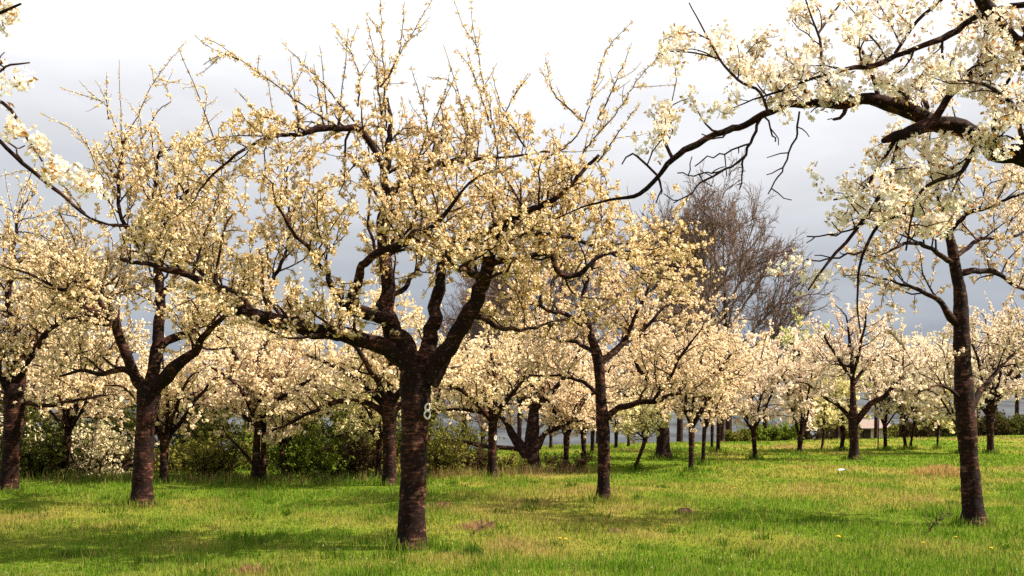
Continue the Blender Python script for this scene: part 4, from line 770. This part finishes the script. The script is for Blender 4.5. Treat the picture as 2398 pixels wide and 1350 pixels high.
a = Acc(); V, Q, T = tube(np.array([[1.45, -0.2, 0], [1.2, 0.0, zt-0.2]]), [0.07, 0.07], 6, cap=True); a.add(V, Q, T); obj('leaning_board', a.mesh('leaning_board', M_PAINT), shed)
def ground_at(px_, py_):
    d = ray_ground(px_, py_); x = (px_-CX)/F*d; return np.array([x, d, float(terrain(x, d))])
p = ground_at(2056, 1053); st_ = thing('tree_stake', p, 'thin reddish stake standing left of the small cherry by the shed', 'stake')
a = Acc(); V, Q, T = tube(np.array([[0, 0, -0.1], [0.01, 0, 0.5], [0.03, 0, 1.0]]), [0.022, 0.021, 0.02], 7, 0.05, 1, 8, True); a.add(V, Q, T); obj('post', a.mesh('post', M_BARE), st_)
M_YEL = plain('dandelion_yellow', (0.75, 0.50, 0.02), 0.7, 0.15, 90.0); M_STEM = plain('green_stem', (0.10, 0.17, 0.03), 0.7, 0.2, 20.0)
def dandelion(lab, px_, py_, h, s):
    p = ground_at(px_, py_); t = thing('dandelion', p, lab, 'flower', 'yellow dandelions in the meadow'); rng = np.random.default_rng(int(px_))
    a = Acc(); V, Q, _ = tube(np.array([[0, 0, -0.02], [0.004, 0, h*0.5], [0.0, 0.004, h]]), [0.003]*3, 5); a.add(V, Q); obj('stem', a.mesh('stem', M_STEM), t)
    a = Acc()
    for ring, (r, up, n) in enumerate(((0.026, 0.002, 16), (0.019, 0.009, 13), (0.011, 0.013, 9))):
        for k in range(n):
            th = 2*pi*k/n+ring*0.2+rng.uniform(-.1, .1); r2 = r*s; u = np.array([cos(th), sin(th), 0]); v = np.array([-sin(th), cos(th), 0])*0.0042*s; c = np.array([0, 0, h])
            a.add(np.array([c, c+u*r2*0.7+v+[0, 0, up*s], c+u*r2+[0, 0, up*0.7*s], c+u*r2*0.7-v+[0, 0, up*s]]), np.array([[0, 1, 2, 3]]))
    obj('flower_head', a.mesh('flower_head', M_YEL, False), t)
for dd in (('dandelion low in the grass left of the tall dark trunk, largest yellow head', 1963, 1279, 0.10, 1.25), ('dandelion in the grass in the middle foreground, lower of two', 1324, 1283, 0.09, 1.0), ('dandelion in the grass in the middle foreground, upper of two', 1311, 1278, 0.08, 0.9),
           ('dandelion right of the foot of the tall dark trunk, near the bottom right', 2321, 1304, 0.09, 1.0), ('dandelion left of the foot of the tall dark trunk', 2162, 1291, 0.09, 0.8), ('dandelion right of the tall dark trunk, up the meadow', 2314, 1168, 0.10, 0.9), ('small dandelion halfway between slim cherry and tall dark trunk', 1720, 1157, 0.10, 0.9), ('dandelion beside the dry patch near the tall trunk', 2238, 1275, 0.08, 0.8)): dandelion(*dd)
p = ground_at(1975, 1112); rng = np.random.default_rng(3); a = Acc()
n_ = 12; U = np.linspace(-0.10, 0.10, n_); UU, VV = np.meshgrid(U, U*0.7); ZZ = 0.05+0.10*(noise2(UU*14, VV*14, 3, 3))
i3 = (np.arange(n_-1)[:, None]*n_+np.arange(n_-1)[None]); Q3 = np.stack([i3, i3+1, i3+n_+1, i3+n_], -1).reshape(-1, 4)
V1 = np.stack([UU, VV, ZZ], -1).reshape(-1, 3); a.add(V1, Q3); a.add(V1-[0, 0, 0.008], Q3[:, ::-1])
obj('paper_scrap', a.mesh('paper_scrap', plain('white_scrap', (0.72, 0.76, 0.80), 0.6, 0.1, 20), False), None, p, label='crumpled white scrap lying on the grass below the pale Y-forked cherry', category='litter')
for (lab, px_, py_, r, h) in (('dark earthy molehill right of the slim banded cherry', 1603, 1200, 0.26, 0.07), ('reddish-brown molehill in the dry grass below the slim banded cherry', 1440, 1246, 0.17, 0.06)):
    p = ground_at(px_, py_); k = 22; th = np.linspace(0, 2*pi, k, endpoint=False); V = []; 
    for ri in np.linspace(0, 1, 8):
        for q in th:
            x, y = cos(q)*r*ri, sin(q)*r*ri; z = h*(cos(ri*pi)*0.5+0.5)-0.01+0.035*(float(noise2(np.array([x*16+px_]), np.array([y*16]), 2, 3)[0])-0.5)*(ri < 0.95); V.append((x, y, z))
    i4 = np.arange(7)[:, None]*k; j4 = np.arange(k)[None]; Q4 = np.stack([i4+j4, i4+k+j4, i4+k+(j4+1) % k, i4+(j4+1) % k], -1).reshape(-1, 4)
    a = Acc(); a.add(np.array(V), Q4); obj('molehill', a.mesh('molehill', M_SOIL), None, p, label=lab, category='molehill', group='molehills in the meadow')
for (lab, pts) in (('thin fallen twig lying in the grass by the tall dark trunk', [(2225, 1215), (2195, 1235), (2170, 1262)]), ('thin fallen twig in the grass right of the numbered trunk', [(1110, 1262), (1135, 1245), (1165, 1236)])):
    P = np.array([ground_at(*q) for q in pts]); O_ = P[0]; P = P-O_+[0, 0, 0.07]; S = smooth_path(P, 0.06); S += np.random.default_rng(2).normal(0, 0.008, S.shape)
    a = Acc(); V, Q, T = tube(S, np.linspace(0.009, 0.004, len(S)), 6, 0.1, 2, 20, True); a.add(V, Q, T)
    for k in range(2, len(S)-1, 3):
        w = wander(np.random.default_rng(k), S[k], (S[k]-S[k-1])+np.array([0.02*(-1)**k, 0.01, 0.05]), 0.16, 3, 0.15, np.zeros(3)); V, Q, _ = tube(w, np.linspace(0.005, 0.003, 4), 5); a.add(V, Q)
    obj('fallen_twig', a.mesh('fallen_twig', M_TWIG), None, O_, label=lab, category='twig', group='fallen twigs')

# ------------------------------------------------------------------ grass
def blades(rng, x, y, h, w, col, segs, lean=0.35):
    n = len(x); z = terrain(x, y)-0.01; az = rng.uniform(0, 2*pi, n); ln = rng.normal(0, lean, n); la = rng.uniform(0, 2*pi, n)
    wd = np.stack([np.cos(az)*w/2, np.sin(az)*w/2*0.5, np.zeros(n)], 1); B = np.stack([x, y, z], 1)
    tip = B+np.stack([np.cos(la)*ln*h, np.sin(la)*ln*h, h*(1-0.25*np.abs(ln))], 1)
    col = np.clip(col, 0, 1)
    if segs == 1:
        V = np.stack([B-wd, B+wd, tip], 1).reshape(-1, 3); T = np.arange(3*n).reshape(-1, 3); C = np.repeat(col, 3, 0); return V, T, C
    mid = B*0.5+tip*0.5; mid[:, 2] += h*0.12
    V = np.stack([B-wd, B+wd, mid-wd*0.75, mid+wd*0.75, tip], 1).reshape(-1, 3); k = (np.arange(n)*5)[:, None]
    T = np.concatenate([k+[0, 1, 3], k+[0, 3, 2], k+[2, 3, 4]]); return V, T, np.repeat(col, 5, 0)
def sward(rng, n, d0, d1, pw_, hmul, wmul, segs):
    u = rng.uniform(0, 1, n); e = 1-pw_; d = (d0**e+u*(d1**e-d0**e))**(1/e); x = d*rng.uniform(-0.62, 0.64, n)
    c = rng.integers(0, n, n); k = rng.random(n) < 0.45; x = np.where(k, x[c]+rng.normal(0, 0.045, n), x); d = np.where(k, d[c]+rng.normal(0, 0.045, n), d)
    dr = dryness(x, d); tall = noise2(x*1.1, d*1.1, 61, 2); tuft = noise2(x*3.5, d*3.5, 91, 2)
    h = hmul*(0.036+0.070*np.clip(tall*1.5-0.3, 0, 1)+0.05*np.clip(tuft*2-0.9, 0, 1))*rng.uniform(0.55, 1.35, n)
    col = grass_col(x, d)*rng.uniform(0.72, 1.30, n)[:, None]
    s = rng.random(n) < (0.05+0.22*dr); col[s] = (STRAW*rng.uniform(0.8, 1.25, s.sum())[:, None]+0.0); h[s] *= 1.25
    g = (rng.random(n) < 0.30*(1-dr)); col[g] = np.array([0.085, 0.190, 0.010])*rng.uniform(0.7, 1.3, g.sum())[:, None]
    return blades(rng, x, d, h, wmul*d*rng.uniform(0.7, 1.4, n), col, segs)
rng = np.random.default_rng(77); a = Acc()
for args in ((85000, 8.6, 13.0, 1.2, 0.78, 0.00075, 3), (120000, 13.0, 21.0, 1.4, 0.8, 0.0010, 1), (90000, 21.0, 45.0, 1.8, 0.8, 0.0013, 1)):
    V, T, C = sward(rng, *args); a.add(V, None, T, C)
n = 9000; c = rng.integers(0, 170, n); cd = 1/rng.uniform(1/24.0, 1/9.0, 170); cx_ = cd*rng.uniform(-0.6, 0.62, 170); cw = rng.uniform(0.04, 0.13, 170); ch = rng.uniform(0.06, 0.14, 170)
x = cx_[c]+rng.normal(0, 1, n)*cw[c]; y = cd[c]+rng.normal(0, 1, n)*cw[c]; V, T, C = blades(rng, x, y, ch[c]*rng.uniform(.5, 1.1, n), 0.0008*y*rng.uniform(.7, 1.5, n), np.array([0.075, 0.145, 0.012])*rng.uniform(.6, 1.3, n)[:, None], 3, 0.45); a.add(V, None, T, C)
n = 1500; y = 1/rng.uniform(1/26.0, 1/9.0, n); x = y*rng.uniform(-0.6, 0.62, n); V, T, C = blades(rng, x, y, rng.uniform(0.08, 0.22, n), 0.0005*y, STRAW*rng.uniform(.7, 1.4, n)[:, None], 3, 0.4); a.add(V, None, T, C)
n = 450; y = 1/rng.uniform(1/28.0, 1/9.0, n); x = y*rng.uniform(-0.6, 0.62, n); V, T, C = blades(rng, x, y, rng.uniform(0.012, 0.02, n), np.full(n, 0.014), np.array([0.70, 0.64, 0.52])*np.ones((n, 1)), 1, 1.2); V[:, 2] += np.repeat(rng.uniform(0.03, 0.09, n), 3); a.add(V, None, T, C)
obj('grass', a.mesh('grass', M_GRASS, False), None, label='short spring meadow grass, green with dry patches', category='grass', kind='stuff')
a = Acc()
for tr_ in [q for q in COL.objects if q.name.split('.')[0] in ('cherry_tree', 'old_tree') and 8 < q.location[1] < 34]:
    r0 = max(v.co.x**2+v.co.y**2 for v in [c for c in tr_.children if c.name.startswith('trunk')][0].data.vertices if abs(v.co.z) < 0.05)**0.5
    n = 260 if tr_.location[1] < 17 else 110; th = rng.uniform(0, 2*pi, n); rr = r0*0.92+np.abs(rng.normal(0, 0.09, n)); x = tr_.location[0]+np.cos(th)*rr; y = tr_.location[1]+np.sin(th)*rr
    V, T, C = blades(rng, x, y, rng.uniform(0.07, 0.21, n), 0.0008*tr_.location[1]*rng.uniform(.7, 1.4, n), (grass_col(x, y)*0.6+GREEN*0.4)*rng.uniform(0.6, 1.2, n)[:, None], 3, 0.35); a.add(V, None, T, C)
obj('tall_grass', a.mesh('tall_grass', M_GRASS, False), None, label='longer grass left standing round the foot of the trunks', category='grass', kind='stuff')
# dry weeds along the foot of the hedge and the rim of the ditch
n = 6000; px_ = rng.uniform(-150, 1420, n); d = np.interp(px_, [-150, 800, 1000, 1200, 1420], [20.3, 20.2, 21.4, 22.2, 24.2])+rng.normal(0, 0.45, n); x = (px_-CX)/F*d
col = np.array([[0.24, 0.13, 0.07], [0.30, 0.22, 0.09], [0.11, 0.16, 0.03], [0.08, 0.15, 0.015]])[np.where(px_ > 950, rng.integers(0, 3, n), rng.integers(1, 4, n))]*rng.uniform(0.6, 1.2, n)[:, None]
V, T, C = blades(rng, x, d, rng.uniform(0.06, 0.40, n)**1.3, 0.013*rng.uniform(0.6, 1.3, n), col, 3, 0.3); a = Acc(); a.add(V, None, T, C)
obj('dry_weeds', a.mesh('dry_weeds', M_GRASS, False), None, label='brownish dry weeds fringing the foot of the hedge', category='weeds', kind='stuff')
def tussock(name, lab, px_, py_, rx, ry, n, h, cols, cat, lean=0.4):
    p = ground_at(px_, py_); x = p[0]+rng.normal(0, rx, n); y = p[1]+rng.normal(0, ry, n)
    col = np.array(cols)[rng.integers(0, len(cols), n)]*rng.uniform(0.75, 1.2, n)[:, None]
    V, T, C = blades(rng, x, y, rng.uniform(0.5, 1.1, n)*h*np.exp(-((x-p[0])/(rx*2))**2), 0.0012*p[1]*rng.uniform(.6, 1.3, n), col, 3, lean); V = V-p
    a = Acc(); a.add(V, None, T, C); obj(name, a.mesh(name, M_GRASS, False), None, p, label=lab, category=cat, kind='stuff')
tussock('straw_tussock', 'long straw-coloured tussock left of the tall dark trunk', 2208, 1112, 0.30, 0.35, 1500, 0.26, [(0.50, 0.33, 0.13), (0.42, 0.27, 0.10), (0.35, 0.28, 0.08)], 'dry grass', 0.55)
tussock('grass_tussock', 'dark green grass tussock right of the numbered trunk foot', 1105, 1305, 0.07, 0.06, 240, 0.18, [(0.05, 0.11, 0.014), (0.07, 0.14, 0.014)], 'grass')
tussock('straw_tussock', 'pale dry tussock at the bottom left edge of the meadow', 585, 1345, 0.12, 0.08, 180, 0.13, [(0.36, 0.24, 0.11), (0.30, 0.17, 0.09)], 'dry grass', 0.6)
tussock('straw_tussock', 'pinkish dry tussock right of the numbered trunk', 1120, 1238, 0.16, 0.14, 260, 0.13, [(0.36, 0.22, 0.12), (0.32, 0.18, 0.10)], 'dry grass', 0.5)
tussock('straw_tussock', 'pinkish dry tussock farther up, beside the numbered trunk', 1030, 1190, 0.18, 0.2, 260, 0.12, [(0.36, 0.22, 0.12), (0.32, 0.18, 0.10)], 'dry grass', 0.5)
